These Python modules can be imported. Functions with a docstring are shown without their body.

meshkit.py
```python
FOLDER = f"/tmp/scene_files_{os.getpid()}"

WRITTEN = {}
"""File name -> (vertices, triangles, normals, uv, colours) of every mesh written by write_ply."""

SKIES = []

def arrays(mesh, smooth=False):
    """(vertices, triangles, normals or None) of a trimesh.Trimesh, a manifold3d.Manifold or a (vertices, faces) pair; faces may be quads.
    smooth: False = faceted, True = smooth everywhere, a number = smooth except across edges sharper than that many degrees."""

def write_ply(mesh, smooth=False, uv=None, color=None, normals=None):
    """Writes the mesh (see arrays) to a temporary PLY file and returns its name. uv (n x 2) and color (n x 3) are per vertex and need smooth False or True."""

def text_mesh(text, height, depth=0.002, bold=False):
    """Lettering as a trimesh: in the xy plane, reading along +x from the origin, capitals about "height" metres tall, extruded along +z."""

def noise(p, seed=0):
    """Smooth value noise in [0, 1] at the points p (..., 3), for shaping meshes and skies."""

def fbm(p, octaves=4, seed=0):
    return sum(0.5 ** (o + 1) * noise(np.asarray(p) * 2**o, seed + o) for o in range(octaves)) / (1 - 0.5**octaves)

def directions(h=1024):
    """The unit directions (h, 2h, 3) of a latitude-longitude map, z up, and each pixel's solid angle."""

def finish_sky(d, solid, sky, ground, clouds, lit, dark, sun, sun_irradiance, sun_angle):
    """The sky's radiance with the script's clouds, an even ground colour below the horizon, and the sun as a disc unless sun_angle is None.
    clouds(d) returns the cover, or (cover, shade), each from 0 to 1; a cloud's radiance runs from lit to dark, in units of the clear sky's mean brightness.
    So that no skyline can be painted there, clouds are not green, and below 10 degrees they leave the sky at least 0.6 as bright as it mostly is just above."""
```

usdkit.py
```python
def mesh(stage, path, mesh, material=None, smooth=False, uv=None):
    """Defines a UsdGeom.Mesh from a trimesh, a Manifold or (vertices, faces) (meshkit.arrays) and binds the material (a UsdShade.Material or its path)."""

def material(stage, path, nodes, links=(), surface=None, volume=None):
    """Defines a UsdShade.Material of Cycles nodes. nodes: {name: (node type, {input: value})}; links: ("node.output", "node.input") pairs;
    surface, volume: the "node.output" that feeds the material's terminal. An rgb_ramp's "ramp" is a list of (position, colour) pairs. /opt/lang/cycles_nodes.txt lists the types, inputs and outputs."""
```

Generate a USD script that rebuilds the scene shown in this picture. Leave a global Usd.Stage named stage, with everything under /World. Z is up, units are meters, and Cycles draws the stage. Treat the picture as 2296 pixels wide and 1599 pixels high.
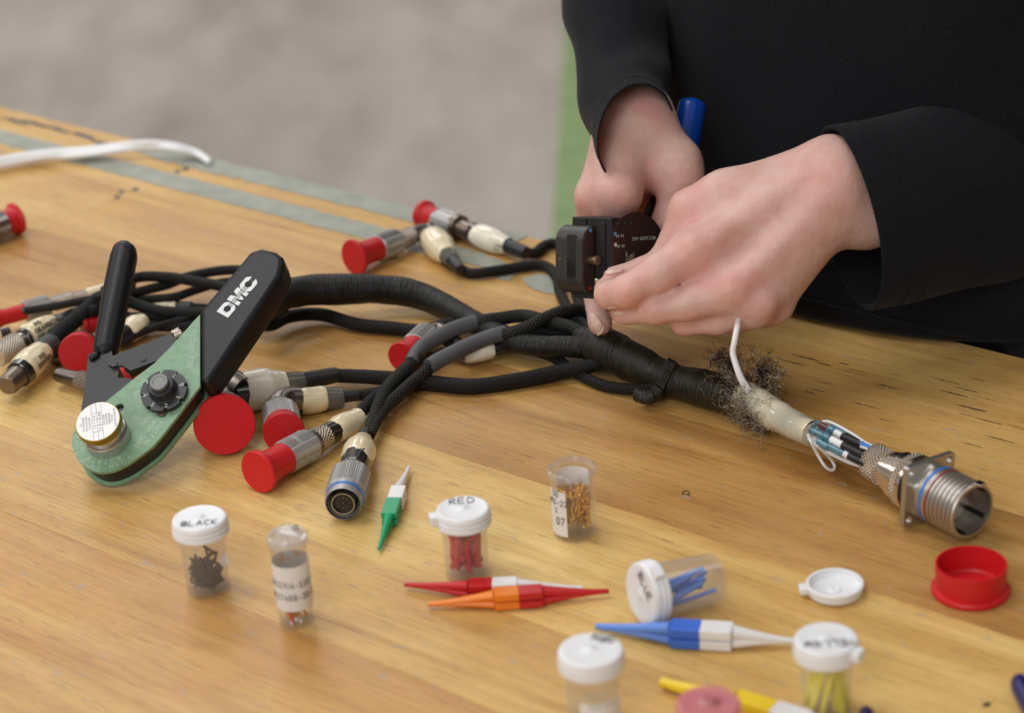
import math
import numpy as np
import trimesh
import manifold3d as m3
import meshkit
import usdkit
from shapely.geometry import Polygon, Point, box as sbox
from pxr import Usd, UsdGeom, UsdLux, UsdShade, Gf, Sdf

stage = Usd.Stage.CreateInMemory()
UsdGeom.SetStageUpAxis(stage, UsdGeom.Tokens.z)
UsdGeom.SetStageMetersPerUnit(stage, 1.0)
UsdGeom.Xform.Define(stage, '/World')
UsdGeom.Scope.Define(stage, '/World/Looks')

# ---------------------------------------------------------------- camera, lights, exposure
TOP = 0.90                       # height of the bench top
FPX = 5200.0                     # focal length in pixels of the 2296 x 1599 picture
PITCH, ROLL = math.radians(25), math.radians(3.9)
EYE = np.array([0.0, 0.0, TOP + 0.60])
FWD = np.array([0, math.cos(PITCH), -math.sin(PITCH)])
_u0 = np.array([0, math.sin(PITCH), math.cos(PITCH)])
RIGHT = math.cos(ROLL) * np.array([1.0, 0, 0]) - math.sin(ROLL) * _u0
UP = math.sin(ROLL) * np.array([1.0, 0, 0]) + math.cos(ROLL) * _u0
BACK = -FWD
EXPOSURE = 0.22
cam = UsdGeom.Camera.Define(stage, '/World/camera')
cam.AddTransformOp().Set(Gf.Matrix4d(*RIGHT, 0, *UP, 0, *BACK, 0, *EYE, 1))
cam.CreateHorizontalApertureAttr(36.0)
cam.CreateVerticalApertureAttr(36.0 * 1599 / 2296)
cam.CreateFocalLengthAttr(36.0 * FPX / 2296)
cam.CreateFocusDistanceAttr(1.315)
cam.CreateFStopAttr(6.6)
cam.CreateClippingRangeAttr(Gf.Vec2f(0.05, 60))
cam.CreateExposureAttr(EXPOSURE)


_names = {}


def free(parent, name):
    k = (parent, name)
    i = _names.get(k, 0)
    _names[k] = i + 1
    return f'{parent}/{name}' + (f'_{i:03d}' if i else '')



def panel(name, pos, target, w, h, intensity, color=(1, 1, 1)):
    l = UsdLux.RectLight.Define(stage, '/World/' + name)
    z = np.asarray(pos, float) - np.asarray(target, float)
    z /= np.linalg.norm(z)
    x = np.cross([0, 1, 0] if abs(z[1]) < .9 else [1, 0, 0], z)
    x /= np.linalg.norm(x)
    y = np.cross(z, x)
    l.AddTransformOp().Set(Gf.Matrix4d(*x, 0, *y, 0, *z, 0, *pos, 1))
    l.CreateWidthAttr(w)
    l.CreateHeightAttr(h)
    l.CreateIntensityAttr(intensity)
    l.CreateColorAttr(Gf.Vec3f(*color))
    return l


LAMP = 4.0
for _x in (-3.3, -.95, 1.6):
    for _y in (-1.6, 1.55, 4.3, 7.0):
        panel(free('/World', 'ceiling_lamp')[7:], (_x, _y, 3.56), (_x, _y + .0001, 0), 1.5, 1.2, LAMP * (.38 if _x > 1 and _y < 5 else 1.12), (0.985, 0.992, 1.0))

panel('window_lamp', (-1.9, -2.6, 2.5), (-.1, 1.15, .95), 2.4, 1.5, 3.2, (0.97, 0.985, 1.0))

# ---------------------------------------------------------------- points from measured directions


def ray(px, py):
    return FWD + RIGHT * ((px - 1148) / FPX) + UP * ((800 - py) / FPX)


def W(px, py, h=0.0):
    """the point at height h (m) above the bench top seen in that direction"""
    d = ray(px, py)
    return EYE + d * ((TOP + h - EYE[2]) / d[2])


def V(px, py, dep):
    return EYE + ray(px, py) * dep


def dep(p):
    return float((np.asarray(p) - EYE) @ FWD)


def proj(p):
    q = np.asarray(p) - EYE
    z = q @ FWD
    return 1148 + FPX * (q @ RIGHT) / z, 800 - FPX * (q @ UP) / z


def unit(v):
    v = np.asarray(v, float)
    return v / np.linalg.norm(v)


def S(r, g, b):
    def f(c):
        c /= 255.0
        return c / 12.92 if c <= 0.04045 else ((c + 0.055) / 1.055) ** 2.4
    return (f(r), f(g), f(b))


ES = np.array([0.7596, -0.6504, 0.0])      # along the planks, towards the right and the viewer
EN = np.array([-0.6504, -0.7596, 0.0])     # across the planks, towards the viewer
ZZ = np.array([0, 0, 1.0])


def bench(s, n, h=0.0):
    return ES * s + EN * n + np.array([0, 0, TOP + h])


# ---------------------------------------------------------------- mesh helpers: a mesh is (v, f, uv or None)
def cat(ms):
    v, f, t, k = [], [], [], 0
    uvs = all(len(m) > 2 and m[2] is not None for m in ms)
    for m in ms:
        v.append(m[0]); f.append(np.asarray(m[1]) + k); k += len(m[0])
        if uvs:
            t.append(m[2])
    return np.vstack(v), np.vstack(f), (np.vstack(t) if uvs else None)


def grid_faces(rows, cols):
    i, j = np.meshgrid(np.arange(rows - 1), np.arange(cols - 1), indexing='ij')
    a = (i * cols + j).ravel(); b = a + 1; c = a + cols; d = c + 1
    return np.vstack([np.stack([a, b, d], 1), np.stack([a, d, c], 1)])


def spline(pts, n):
    p = np.asarray(pts, float)
    if len(p) == 2:
        return p[0] + (p[1] - p[0]) * np.linspace(0, 1, n)[:, None]
    q = np.vstack([2 * p[0] - p[1], p, 2 * p[-1] - p[-2]])
    seg = np.linalg.norm(np.diff(p[:, :3], axis=0), axis=1)
    cum = np.concatenate([[0], np.cumsum(seg)])
    out = []
    for x in np.linspace(0, cum[-1], n):
        i = min(np.searchsorted(cum, x, 'right') - 1, len(seg) - 1)
        t = (x - cum[i]) / seg[i]
        a, b, c, d = q[i:i + 4]
        out.append(0.5 * (2 * b + (c - a) * t + (2 * a - 5 * b + 4 * c - d) * t * t + (3 * b - a - 3 * c + d) * t ** 3))
    return np.array(out)


def frames(p, ref=None):
    t = np.gradient(p, axis=0)
    t /= np.linalg.norm(t, axis=1, keepdims=True) + 1e-12
    if ref is None:                       # seam on the underside
        ref = np.array([0, 0, -1.0])
    e1 = np.empty_like(p)
    e = ref - t[0] * (ref @ t[0])
    if np.linalg.norm(e) < 1e-3:
        e = RIGHT - t[0] * (RIGHT @ t[0])
    for i in range(len(p)):
        e = e - t[i] * (e @ t[i]); e /= np.linalg.norm(e); e1[i] = e
    return t, e1, np.cross(t, e1)


def tube(pts, rad, n=14, caps=True, rb=None, ref=None, ends=True):
    """swept tube through the given points; rad, rb: half-widths (scalars or one per point)"""
    p = np.asarray(pts, float)
    m = len(p)
    ra = np.broadcast_to(rad, (m,)).astype(float)
    rb = ra if rb is None else np.broadcast_to(rb, (m,)).astype(float)
    t, e1, e2 = frames(p, ref)
    th = np.linspace(0, 2 * np.pi, n + 1)
    v = p[:, None] + ra[:, None, None] * np.cos(th)[None, :, None] * e1[:, None] + rb[:, None, None] * np.sin(th)[None, :, None] * e2[:, None]
    s = np.concatenate([[0], np.cumsum(np.linalg.norm(np.diff(p, axis=0), axis=1))])
    uv = np.stack(np.broadcast_arrays(th[None, :] * ra.mean(), s[:, None]), -1)
    parts = [(v.reshape(-1, 3), grid_faces(m, n + 1), uv.reshape(-1, 2))]
    if caps:
        for k, sg in ((0, -1), (m - 1, 1)):
            ring = v[k, :-1]
            c = p[k]
            vv = np.vstack([ring, c])
            i = np.arange(n)
            f = np.stack([i, (i + 1) % n, np.full(n, n)], 1)
            if sg < 0:
                f = f[:, ::-1]
            uu = np.stack([np.cos(th[:-1]), np.sin(th[:-1])], 1) * ra[k]
            parts.append((vv, f, np.vstack([uu, [0, 0]])))
    return cat(parts)


def rev(p0, axis, prof, n=40, mod=None, ref=None, crease=28):
    """surface of revolution; prof: (distance along the axis, radius). mod(theta, row) scales the radius."""
    axis = unit(axis)
    ref = -ZZ if ref is None else np.asarray(ref, float)
    e1 = ref - axis * (ref @ axis)
    if np.linalg.norm(e1) < 1e-3:
        e1 = np.array([0, 1.0, 0]) - axis * axis[1]
    e1 = unit(e1)
    e2 = np.cross(axis, e1)
    pr = np.asarray(prof, float)
    d = np.diff(pr, axis=0)
    ang = np.degrees(np.arctan2(d[:, 1], d[:, 0]))
    th = np.linspace(0, 2 * np.pi, n + 1)
    rows, brk, arc = [pr[0]], [], [0.0]
    ks = [0]
    for i in range(1, len(pr)):
        L = np.linalg.norm(d[i - 1])
        rows.append(pr[i]); arc.append(arc[-1] + L); ks.append(i)
        if i < len(pr) - 1 and abs((ang[i] - ang[i - 1] + 180) % 360 - 180) > crease:
            brk.append(len(rows) - 1)
            rows.append(pr[i]); arc.append(arc[-1]); ks.append(i)
    rows = np.array(rows)
    sc = np.ones((len(rows), n + 1))
    if mod is not None:
        for i, k in enumerate(ks):
            sc[i] = mod(th, k)
    r = rows[:, 1:2] * sc
    v = np.asarray(p0) + rows[:, 0, None, None] * axis + r[..., None] * (np.cos(th)[:, None] * e1 + np.sin(th)[:, None] * e2)[None]
    uv = np.stack(np.broadcast_arrays(th[None] * max(rows[:, 1].max(), 1e-6), np.array(arc)[:, None]), -1)
    f = grid_faces(len(rows), n + 1)
    cols = n + 1
    if brk:
        bad = np.isin(f.min(1) // cols, brk)
        f = f[~bad]
    vv = v.reshape(-1, 3)
    a, b, c = vv[f[:, 0]], vv[f[:, 1]], vv[f[:, 2]]
    f = f[np.linalg.norm(np.cross(b - a, c - a), axis=1) > 1e-14]
    return vv, f, uv.reshape(-1, 2)


def lump(m, amp, scale, seed=0):
    v, f = np.array(m[0]), np.asarray(m[1])
    nn = np.zeros_like(v)
    fn = np.cross(v[f[:, 1]] - v[f[:, 0]], v[f[:, 2]] - v[f[:, 0]])
    for k in range(3):
        np.add.at(nn, f[:, k], fn)
    nn /= np.linalg.norm(nn, axis=1, keepdims=True) + 1e-15
    v += nn * (amp * 2 * (meshkit.fbm(v * scale, 3, seed)[:, None] - .5))
    return (v, f) + tuple(m[2:])


def tm(mesh):
    """trimesh / Manifold -> (v, f)"""
    if hasattr(mesh, 'to_mesh'):
        k = mesh.to_mesh()
        return np.array(k.vert_properties[:, :3], float), np.array(k.tri_verts), None
    return np.array(mesh.vertices), np.array(mesh.faces), None


def xf(m, o, ex, ey, ez):
    v = np.asarray(m[0])
    return (np.asarray(o) + v[:, :1] * ex + v[:, 1:2] * ey + v[:, 2:3] * ez, m[1], m[2] if len(m) > 2 else None)


def prism(poly, z0, z1, holes=()):
    """(x, y) outline extruded from z0 to z1"""
    g = Polygon(poly).buffer(0) if not hasattr(poly, 'area') else poly
    for h in holes:
        g = g.difference(h)
    gs = getattr(g, 'geoms', [g])
    out = []
    for q in gs:
        if q.area < 1e-12:
            continue
        e = trimesh.creation.extrude_polygon(q, z1 - z0, engine='earcut')
        v, f, _ = tm(e)
        v[:, 2] += z0
        out.append((v, f, None))
    return cat(out)


def ball(c, r, n=10):
    return m3.Manifold.sphere(r, n).translate(tuple(map(float, c)))


def hull(balls, n=10):
    return tm(m3.Manifold.batch_hull([ball(c, r, n) for c, r in balls]))


def rbox(x0, x1, y0, y1, z0, z1, r=0.0005, n=8):
    return hull([((x, y, z), r) for x in (x0 + r, x1 - r) for y in (y0 + r, y1 - r) for z in (z0 + r, z1 - r)], n)


_text = {}


def text(s, h, depth=0.00015, bold=False):
    k = (s, h, bold)
    if k not in _text:
        t = meshkit.text_mesh(s, h, depth, bold)
        _text[k] = tm(t)
    v, f, _ = _text[k]
    return v.copy(), f, None


def text_flat(s, h, o, ex, ez, bold=False, center=True, squeeze=1.0, depth=0.00015):
    """lettering on a plane: ex the reading direction, ez the plane's normal"""
    ex, ez = unit(ex), unit(ez)
    v, f, _ = text(s, h, depth, bold)
    v[:, 0] *= squeeze
    if center:
        v[:, 0] -= (v[:, 0].min() + v[:, 0].max()) / 2
        v[:, 1] -= h / 2
    return xf((v, f), o, ex, np.cross(ez, ex), ez)


def text_round(s, h, p0, read, out, r, along, bold=False, shift=0.0, sq=1.0):
    """lettering on a round body: along=True reads along the axis (read = axis), else around it (read = tangent at 'out')"""
    read, out = unit(read), unit(out)
    v, f, _ = text(s, h, 0.00012, bold)
    tmx = trimesh.Trimesh(v, f, process=False).subdivide_to_size(r * 0.25) if along is False else trimesh.Trimesh(v, f, process=False)
    v, f = np.array(tmx.vertices), np.array(tmx.faces)
    v[:, 0] *= sq
    v[:, 0] -= (v[:, 0].min() + v[:, 0].max()) / 2
    v[:, 1] += shift - h / 2
    up = np.cross(out, read)
    rr = r + v[:, 2]
    if along:
        th = v[:, 1] / r
        q = p0 + v[:, :1] * read + rr[:, None] * (np.cos(th)[:, None] * out + np.sin(th)[:, None] * up)
    else:
        th = v[:, 0] / r
        q = p0 + v[:, 1:2] * up + rr[:, None] * (np.cos(th)[:, None] * out + np.sin(th)[:, None] * read)
    return q, f, None


STROKES = {
    'B': [[(0, 0), (.05, 1), (.5, .95), (.55, .7), (.05, .52), (.62, .35), (.5, .05), (0, 0)]],
    'L': [[(.05, 1), (0, 0), (.55, .04)]], 'A': [[(0, 0), (.35, 1), (.65, 0)], [(.1, .4), (.55, .4)]],
    'C': [[(.62, .85), (.35, 1), (.02, .5), (.3, 0), (.62, .12)]], 'K': [[(.02, 0), (.05, 1)], [(.6, 1), (.05, .45), (.65, 0)]],
    'R': [[(0, 0), (.05, 1), (.5, .88), (.45, .58), (.05, .5), (.62, 0)]],
    'E': [[(.55, 1), (.02, 1), (0, 0), (.55, 0)], [(.02, .5), (.45, .52)]],
    'D': [[(0, 0), (.06, 1), (.55, .7), (.5, .2), (0, 0)]], 'Y': [[(0, 1), (.3, .5), (.6, 1)], [(.3, .5), (.22, 0)]],
    'O': [[(.3, 1), (.02, .55), (.25, 0), (.58, .4), (.3, 1)]], 'W': [[(0, 1), (.15, 0), (.35, .7), (.52, 0), (.72, 1)]],
    'U': [[(0, 1), (.05, .15), (.35, 0), (.55, .2), (.58, 1)]], 'G': [[(.6, .85), (.3, 1), (0, .5), (.3, 0), (.6, .2), (.6, .45), (.35, .45)]],
    'N': [[(0, 0), (.05, 1), (.5, 0), (.55, 1)]],
    'S': [[(.55, .85), (.25, 1), (.05, .75), (.5, .35), (.3, 0), (0, .12)]]}


def handwriting(s, h, o, ex, ez, r=0.00032):
    ex, ez = unit(ex), unit(ez)
    ey = np.cross(ez, ex)
    step = .82
    x0 = -step * len(s) / 2
    out = []
    for k, ch in enumerate(s):
        for st in STROKES[ch]:
            pts = [o + ex * ((x0 + k * step + a) * h) + ey * ((b - .5) * h + .04 * h * math.sin(k * 2.3)) for a, b in st]
            out.append(tube(spline(pts, 4 * len(pts)), r, 5))
    return cat(out)


# ---------------------------------------------------------------- scene tree
class Thing:
    def __init__(self, name, label, cat_, loc, group=None, kind=None):
        self.path = free('/World', name)
        self.o = np.asarray(loc, float)
        x = UsdGeom.Xform.Define(stage, self.path)
        x.AddTranslateOp().Set(Gf.Vec3d(*map(float, self.o)))
        tag(x.GetPrim(), label, cat_, group, kind)

    def part(self, name, mesh, material, label=None, smooth=30, under=None, kind=None):
        p = free(under or self.path, name)
        m = emit(p, mesh, material, smooth, self.o)
        if label:
            m.GetPrim().SetCustomDataByKey('label', label)
        if kind:
            m.GetPrim().SetCustomDataByKey('kind', kind)
        return p


def tag(prim, label=None, cat_=None, group=None, kind=None):
    for k, v in (('label', label), ('category', cat_), ('group', group), ('kind', kind)):
        if v:
            prim.SetCustomDataByKey(k, v)


def emit(path, mesh, material, smooth=30, o=None):
    v = np.asarray(mesh[0], float) - (0 if o is None else o)
    uv = mesh[2] if len(mesh) > 2 else None
    return usdkit.mesh(stage, path, (v, mesh[1]), MAT[material], smooth=True if uv is not None else smooth, uv=uv)


def single(name, mesh, material, label=None, cat_=None, group=None, kind=None, smooth=30):
    p = free('/World', name)
    v = np.asarray(mesh[0], float)
    c = np.array([(v[:, 0].min() + v[:, 0].max()) / 2, (v[:, 1].min() + v[:, 1].max()) / 2, v[:, 2].min()])
    m = emit(p, mesh, material, smooth, c)
    UsdGeom.Xformable(m).AddTranslateOp().Set(Gf.Vec3d(*map(float, c)))
    tag(m.GetPrim(), label, cat_, group, kind)
    return p


# ---------------------------------------------------------------- materials
MAT = {}


def mat(name, nodes, links=(), surface='p.BSDF'):
    MAT[name] = usdkit.material(stage, '/World/Looks/' + name, nodes, links, surface=surface)


def plain(name, color, rough=0.5, bump=None, **kw):
    n = {'p': ('principled_bsdf', dict(base_color=color, roughness=rough, **kw))}
    l = []
    if bump:
        sc, dist = bump
        n.update(g=('geometry', {}), n=('noise_texture', dict(scale=sc, detail=4)), b=('bump', dict(distance=dist, strength=1.0)))
        l = [('g.position', 'n.vector'), ('n.fac', 'b.height'), ('b.normal', 'p.normal')]
    mat(name, n, l)


def tinted(name, c1, c2, scale, rough=0.5, bump=0.0, detail=4, **kw):
    """two tones mixed by noise, with an optional fine bump"""
    n = {'g': ('geometry', {}), 'n': ('noise_texture', dict(scale=scale, detail=detail)),
         'r': ('rgb_ramp', {'ramp': [(.3, c1), (.7, c2)]}), 'p': ('principled_bsdf', dict(roughness=rough, **kw))}
    l = [('g.position', 'n.vector'), ('n.fac', 'r.fac'), ('r.color', 'p.base_color')]
    if bump:
        n['b'] = ('bump', dict(distance=bump, strength=1.0))
        l += [('n.fac', 'b.height'), ('b.normal', 'p.normal')]
    mat(name, n, l)


def wood(name, c_lo, c_mid, c_hi, off):
    ang = math.radians(40.57)
    nd = {'g': ('geometry', {}), 'rot': ('vector_rotate', dict(rotate_type='z_axis', angle=ang)),
          'o': ('vector_math', dict(math_type='add', vector2=(off, off * 1.7, off * .3)))}
    ln = [('g.position', 'rot.vector'), ('rot.vector', 'o.vector1')]

    def nz(k, sc, scale=1.0, detail=3, dist=0.0, rough=.5):
        nd['s' + k] = ('vector_math', dict(math_type='multiply', vector2=sc))
        nd['n' + k] = ('noise_texture', dict(scale=scale, detail=detail, distortion=dist, roughness=rough))
        ln.extend([('o.vector', f's{k}.vector1'), (f's{k}.vector', f'n{k}.vector')])

    nz('a', (2.2, 26, 2), 1, 4, 1.2)            # broad figure of the grain
    nz('b', (14, 420, 14), 1, 3, .4)            # fine streaks
    nz('c', (75, 1500, 75), 1, 2)               # pores
    nz('d', (9, 14, 9), 1, 3)                   # stains
    nz('e', (95, 230, 95), 1, 4, .8)          # scratches and flecks
    nz('f', (5, 90, 5), 1, 4, 2.0)              # brown veins
    nd['ra'] = ('rgb_ramp', {'ramp': [(.28, c_lo), (.5, c_mid), (.74, c_hi)]})
    ln.append(('na.fac', 'ra.fac'))
    nd['rb'] = ('rgb_ramp', {'ramp': [(.3, (.74, .70, .62)), (.55, (1, 1, 1)), (.8, (1.08, 1.07, 1.04))]})
    nd['mb'] = ('mix_color', dict(blend_type='multiply', fac=.5, use_clamp=False))
    nd['rc'] = ('rgb_ramp', {'ramp': [(.31, (.42, .33, .26)), (.40, (1, 1, 1))]})
    nd['mc'] = ('mix_color', dict(blend_type='multiply', fac=.62))
    nd['rd'] = ('rgb_ramp', {'ramp': [(.36, (.80, .68, .54)), (.56, (1, 1, 1))]})
    nd['md'] = ('mix_color', dict(blend_type='multiply', fac=.6))
    nd['rf'] = ('rgb_ramp', {'ramp': [(.24, (.50, .33, .20)), (.36, (1, 1, 1))]})
    nd['mf'] = ('mix_color', dict(blend_type='multiply', fac=.7))
    nd['re'] = ('rgb_ramp', {'ramp': [(.635, (0, 0, 0)), (.70, (1, 1, 1))]})
    nd['ee'] = ('math', dict(math_type='multiply', value2=.55))
    nd['me'] = ('mix_color', dict(blend_type='mix', b=S(168, 152, 140)))
    nd['p'] = ('principled_bsdf', dict(roughness=.40, specular_ior_level=.42))
    nd['bp'] = ('bump', dict(distance=.00012, strength=.6))
    nd['rr'] = ('map_range', dict(from_min=.3, from_max=.7, to_min=.33, to_max=.52))
    ln += [('nb.fac', 'rb.fac'), ('ra.color', 'mb.a'), ('rb.color', 'mb.b'), ('nc.fac', 'rc.fac'), ('mb.result', 'mc.a'), ('rc.color', 'mc.b'),
           ('nd.fac', 'rd.fac'), ('mc.result', 'md.a'), ('rd.color', 'md.b'), ('nf.fac', 'rf.fac'), ('md.result', 'mf.a'), ('rf.color', 'mf.b'),
           ('ne.fac', 're.fac'), ('re.color', 'ee.value1'), ('ee.value', 'me.fac'), ('mf.result', 'me.a'), ('me.result', 'p.base_color'),
           ('nc.fac', 'bp.height'), ('bp.normal', 'p.normal'), ('nd.fac', 'rr.value'), ('rr.result', 'p.roughness')]
    mat(name, nd, ln)


wood('plank_honey', S(190, 145, 80), S(213, 171, 102), S(228, 191, 122), 3.1)
wood('plank_light', S(202, 158, 88), S(224, 186, 113), S(238, 205, 136), 7.7)
wood('plank_brown', S(164, 120, 64), S(188, 143, 80), S(206, 163, 97), 12.3)
wood('plank_amber', S(190, 140, 78), S(208, 162, 96), S(222, 182, 116), 18.9)
wood('plank_tan', S(190, 143, 80), S(209, 165, 97), S(224, 184, 115), 25.4)

plain('wall_paint', S(205, 202, 196), .7)
plain('table_metal', S(70, 72, 74), .5)
tinted('tape_gray', S(148, 151, 139), S(170, 172, 160), 60, .6, .0003)
mat('concrete', {'g': ('geometry', {}), 'n': ('noise_texture', dict(scale=1.1, detail=5, roughness=.6)), 's': ('vector_math', dict(math_type='multiply', vector2=(1, .35, 1))),
                 'n2': ('noise_texture', dict(scale=7, detail=5)), 'r': ('rgb_ramp', {'ramp': [(.34, S(138, 129, 121)), (.5, S(168, 159, 150)), (.66, S(192, 184, 175))]}),
                 'm': ('mix_float', dict(fac=.35)), 'p': ('principled_bsdf', dict(roughness=.55))},
    [('g.position', 's.vector1'), ('s.vector', 'n.vector'), ('s.vector', 'n2.vector'), ('n.fac', 'm.a'), ('n2.fac', 'm.b'), ('m.result', 'r.fac'), ('r.color', 'p.base_color')])
tinted('floor_green', S(122, 146, 96), S(146, 168, 114), 14, .5)
plain('ink_black', S(24, 22, 22), .6)
plain('ink_gray', S(88, 84, 84), .6)
plain('ink_brown', S(70, 40, 34), .6)


def fibre(name, dark, light, kind, period, bump, rough=.75, spec=.25):
    """woven sleeving (kind braid) or lacing thread wound around (kind wound), laid out in the cable's own uv"""
    nd = {'t': ('texture_coordinate', {}), 'p': ('principled_bsdf', dict(roughness=rough, specular_ior_level=spec)),
          'bp': ('bump', dict(distance=bump, strength=1.0)), 'g': ('geometry', {}),
          'nn': ('noise_texture', dict(scale=140, detail=3)), 'rn': ('rgb_ramp', {'ramp': [(.3, (.35, .35, .35)), (.75, (1, 1, 1))]})}
    ln = [('g.position', 'nn.vector'), ('nn.fac', 'rn.fac')]
    if kind == 'braid':
        for k, a in (('1', .7), ('2', -.7)):
            nd['m' + k] = ('mapping', dict(rotation=(0, 0, a)))
            nd['w' + k] = ('wave_texture', dict(scale=.314 / period, wave_type='bands', bands_direction='x'))
            ln += [('t.UV', f'm{k}.vector'), (f'm{k}.vector', f'w{k}.vector')]
        nd['x'] = ('math', dict(math_type='multiply'))
        ln += [('w1.fac', 'x.value1'), ('w2.fac', 'x.value2'), ('x.value', 'bp.height')]
        src = 'x.value'
    else:
        nd['m1'] = ('mapping', dict(scale=(60, 1 / period, 1), rotation=(0, 0, .02)))
        nd['w1'] = ('noise_texture', dict(scale=1.0, detail=2, distortion=.6))
        ln += [('t.UV', 'm1.vector'), ('m1.vector', 'w1.vector'), ('w1.fac', 'bp.height')]
        src = 'w1.fac'
    nd['rx'] = ('rgb_ramp', {'ramp': [(.25, (0, 0, 0)), (.8, (1, 1, 1))]})
    nd['y'] = ('math', dict(math_type='multiply'))
    nd['c'] = ('mix_color', dict(a=dark, b=light))
    ln += [(src, 'rx.fac'), ('rx.color', 'y.value1'), ('rn.color', 'y.value2'), ('y.value', 'c.fac'), ('c.result', 'p.base_color'), ('bp.normal', 'p.normal')]
    mat(name, nd, ln)


fibre('braid_black', S(11, 11, 11), S(50, 49, 43), 'braid', .0016, .0008, .55, .3)
fibre('braid_gray', S(20, 20, 18), S(80, 78, 67), 'braid', .0019, .0008, .6, .3)
fibre('lacing_black', S(12, 12, 12), S(44, 43, 37), 'wound', .0007, .0012, .4, .45)
fibre('lacing_olive', S(11, 11, 10), S(66, 62, 44), 'wound', .0008, .0018, .38, .5)
plain('sleeve_black', S(34, 34, 36), .38, (400, .0002))
plain('shrink_gray', S(84, 84, 88), .55)
plain('shrink_dark', S(56, 57, 60), .5)
mat('clear_band', {'p': ('principled_bsdf', dict(base_color=S(120, 118, 112), roughness=.16, coat_weight=.4)), 't': ('transparent_bsdf', dict(color=(.55, .54, .5))), 'm': ('mix_closure', dict(fac=.62))},
    [('t.BSDF', 'm.closure1'), ('p.BSDF', 'm.closure2')], 'm.closure')
plain('band_black', S(38, 37, 36), .16, coat_weight=.5)
tinted('label_cream', S(226, 208, 170), S(238, 224, 192), 45, .22, 0, subsurface_weight=0.0, coat_weight=.35)
plain('label_cream_pale', S(240, 232, 212), .22, coat_weight=.35)
plain('cap_red', S(196, 28, 34), .42, (900, .00006), specular_ior_level=.4)
plain('cap_red_bright', S(206, 30, 36), .40, (900, .00006), specular_ior_level=.4)
plain('steel', S(176, 172, 168), .30, metallic=1.0)
plain('steel_bright', S(222, 210, 198), .18, metallic=1.0)
plain('steel_dark', S(126, 118, 112), .32, metallic=1.0)
plain('ring_gray', S(178, 176, 174), .40, metallic=.55)
plain('steel_brown', S(138, 124, 112), .34, metallic=.9)
plain('steel_matte', S(190, 185, 178), .38, metallic=.95)


def knurl(name, color, period, dist, rough=.25):
    nd = {'t': ('texture_coordinate', {}), 'p': ('principled_bsdf', dict(base_color=color, roughness=rough, metallic=1.0)), 'bp': ('bump', dict(distance=dist, strength=1.0)), 'x': ('math', dict(math_type='multiply'))}
    ln = []
    for k, a in (('1', .785), ('2', -.785)):
        nd['m' + k] = ('mapping', dict(rotation=(0, 0, a)))
        nd['w' + k] = ('wave_texture', dict(scale=.314 / period, profile='tri'))
        ln += [('t.UV', f'm{k}.vector'), (f'm{k}.vector', f'w{k}.vector')]
    ln += [('w1.fac', 'x.value1'), ('w2.fac', 'x.value2'), ('x.value', 'bp.height'), ('bp.normal', 'p.normal')]
    mat(name, nd, ln)


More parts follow.
